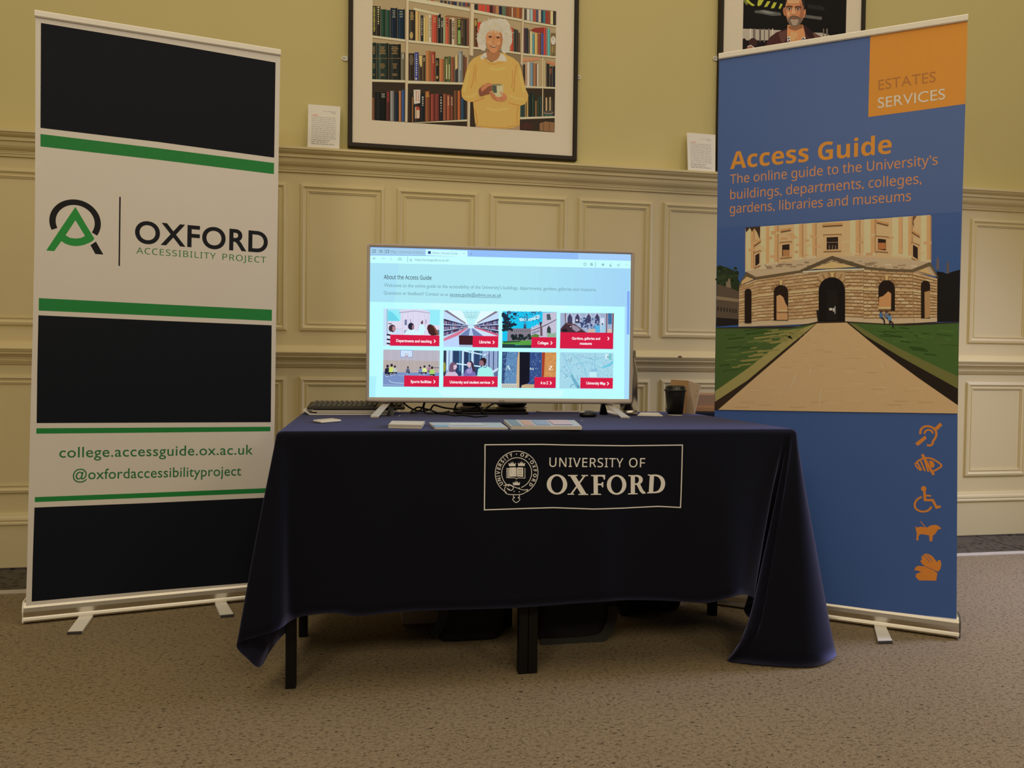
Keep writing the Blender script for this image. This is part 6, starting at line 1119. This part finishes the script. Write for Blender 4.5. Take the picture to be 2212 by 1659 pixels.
# papers behind the television, right
for k, (q, lab) in enumerate((([top(1150, 888.5), top(1262, 890.4), top(1240, 888.6), top(1160, 887.6)], 'pale cream papers lying flat behind the television near the mouse'),)):
    o = slab('paper_sheet', [Vector((0.66, -0.79, 0)), Vector((0.86, -0.80, 0)), Vector((0.87, -0.73, 0)), Vector((0.65, -0.73, 0))], TT+0.0004, TT+0.0042, mat('cream_paper', (0.62, 0.55, 0.44), rough=0.7, raw=True), None, 0, (0.66, -0.79, TT)); tag(o, lab, 'paper')
# cables hanging from the television and lying on the cloth
def cable(pts, label, y=-0.90, r=0.0032):
    P = []
    for (px, py) in pts:
        p = fb(px, py, y)
        if p.z < TT+r: p = on_z(px, py, TT+r)
        P.append(p)
    b = MB().use(BLACKP); b.tube(catmull(P, 6), r, 8); o = b.build('cable', None, P[-1]); tag(o, label, 'cable', 'black cables under the television')
Q = lambda *a: [(860+x/8.848, 850+y/8.848) for x, y in a]
cable(Q((100, 165), (150, 220), (240, 280), (330, 318), (440, 335), (540, 325), (620, 300), (660, 240), (700, 222), (780, 245), (900, 275), (1080, 296), (1280, 300), (1430, 278), (1540, 240), (1590, 200)), 'black cable drooping at left, then rising in a hump and running level to the speaker', -0.872)
cable(Q((515, 165), (495, 230), (488, 300), (500, 350), (560, 378), (680, 378), (840, 370), (985, 340)), 'black cable dropping straight and then bending right to a plug end on the cloth', -0.868)
cable(Q((500, 170), (470, 260), (420, 320), (350, 350), (290, 362), (240, 368), (270, 330), (340, 278), (410, 262), (480, 285), (590, 310), (690, 345), (780, 378), (930, 390), (1080, 418), (1220, 408), (1380, 428), (1500, 440), (1700, 425)), 'black cable looping left of centre and snaking along the cloth before the laptop', -0.875)
cable(Q((1140, 170), (1100, 230), (1082, 300), (1080, 360)), 'short black cable hanging straight down beside the speaker', -0.880)
cable(Q((1490, 190), (1540, 260), (1600, 340), (1650, 385)), 'short black cable slanting down across the speaker to the laptop edge', -0.888, 0.004)
b = MB().use(mat('brown_cable_sheath', (0.16, 0.11, 0.07), rough=0.5, raw=True)); P = [fb(860+x/8.848, 850+y/8.848, -0.872) for x, y in ((1830, 185), (1760, 230), (1700, 270), (1680, 292))]; b.tube(catmull(P, 5), 0.0034, 8); o = b.build('cable', None, P[-1]); tag(o, 'short brown cable slanting between the speaker and the bowl stand', 'cable')
# two tiny beads on the cloth
for (px, py, lab) in ((1257, 909.5, 'tiny white bead on the cloth behind the booklets'), (863, 899.5, 'tiny white bead on the cloth right of the left television foot')):
    p = top(px, py); b = MB().use(PAPER); b.lathe([(0.0003, 0.0), (0.0014, 0.0006), (0.0018, 0.0018), (0.0014, 0.003), (0.0003, 0.0036)], p, 10); o = b.build('bead', None, p); tag(o, lab, 'bead')
# ------------------------------------------------------------------ stored under the table
gb = on_z(868, 1350, 0); yb_ = gb.y
CBX = thing('storage_box', (gb.x+0.1, yb_+0.1, 0), 'pale brown lidded box on the floor under the left half of the table', 'storage box')
b = MB().use(PKRAFT); b.box((gb.x, yb_, 0.0), (gb.x+0.24, yb_+0.24, 0.20), bev=0.003); b.build('body', CBX)
b = MB().use(PKRAFT); b.box((gb.x-0.006, yb_-0.006, 0.175), (gb.x+0.246, yb_+0.246, 0.225), bev=0.003); b.build('lid', CBX)
NYL = mat('black_nylon', (0.006, 0.006, 0.007), rough=0.8, raw=True, bump=0.3, bscale=400); WEB = mat('dark_grey_webbing', (0.022, 0.022, 0.022), rough=0.8, raw=True)
def bag(x0, x1, yf, d, h, label, strap):
    t = thing('bag', ((x0+x1)/2, yf+d/2, 0), label, 'bag', 'black bags under the table')
    b = MB().use(NYL); rings = []; cx_ = (x0+x1)/2; cy_ = yf+d/2
    for (z, k) in ((0.0, .94), (0.015, 1.0), (h*.35, 1.03), (h*.7, .97), (h*.93, .86), (h, .70)):
        n = 40; r = []
        for i in range(n):
            a = 2*math.pi*i/n; e = 0.42; ca, sa = math.cos(a), math.sin(a)
            r.append(Vector((cx_+(x1-x0)/2*k*math.copysign(abs(ca)**e, ca)+0.006*math.sin(3*a+z*30), cy_+d/2*k*math.copysign(abs(sa)**e, sa), z)))
        rings.append(r)
    b.loft(rings); b.build('body', t)
    b = MB().use(WEB); rings = []
    for p, q in zip(strap, strap[1:]+[strap[-1]+(strap[-1]-strap[-2])]):
        s = (q-p).normalized(); w_ = Vector((s.z, 0, -s.x))*0.017; rings.append([p-w_, p+w_, p+w_+Vector((0, 0.003, 0)), p-w_+Vector((0, 0.003, 0))])
    b.loft(rings, smooth=False); b.build('strap', t); return t
yg = -1.19
bag(fb(952, 1370, yg).x, fb(1088, 1370, yg).x, yg, 0.10, 0.30, 'black nylon bag under the table left of the middle legs', [fb(934, 1372, yg-0.012), fb(944, 1360, yg-0.012), fb(956, 1340, yg-0.012), fb(960, 1310, yg-0.012)])
yg = -1.25
pts = [fb(1168, 1391, yg-0.013), fb(1230, 1389, yg-0.013), fb(1280, 1384, yg-0.013), fb(1306, 1372, yg-0.013), fb(1320, 1345, yg-0.013), fb(1326, 1310, yg-0.013)]
bag(fb(1168, 1370, yg).x, fb(1330, 1370, yg).x, yg, 0.13, 0.30, 'black nylon bag with a grey carrying strap under the table right of the middle legs', catmull(pts, 4))
yg = -1.00
bag(fb(1338, 1340, yg).x, fb(1482, 1340, yg).x, yg, 0.22, 0.32, 'black nylon bag farther back under the right half of the table', [fb(1345, 1330, yg-0.012), fb(1352, 1318, yg-0.012), fb(1356, 1300, yg-0.012)])
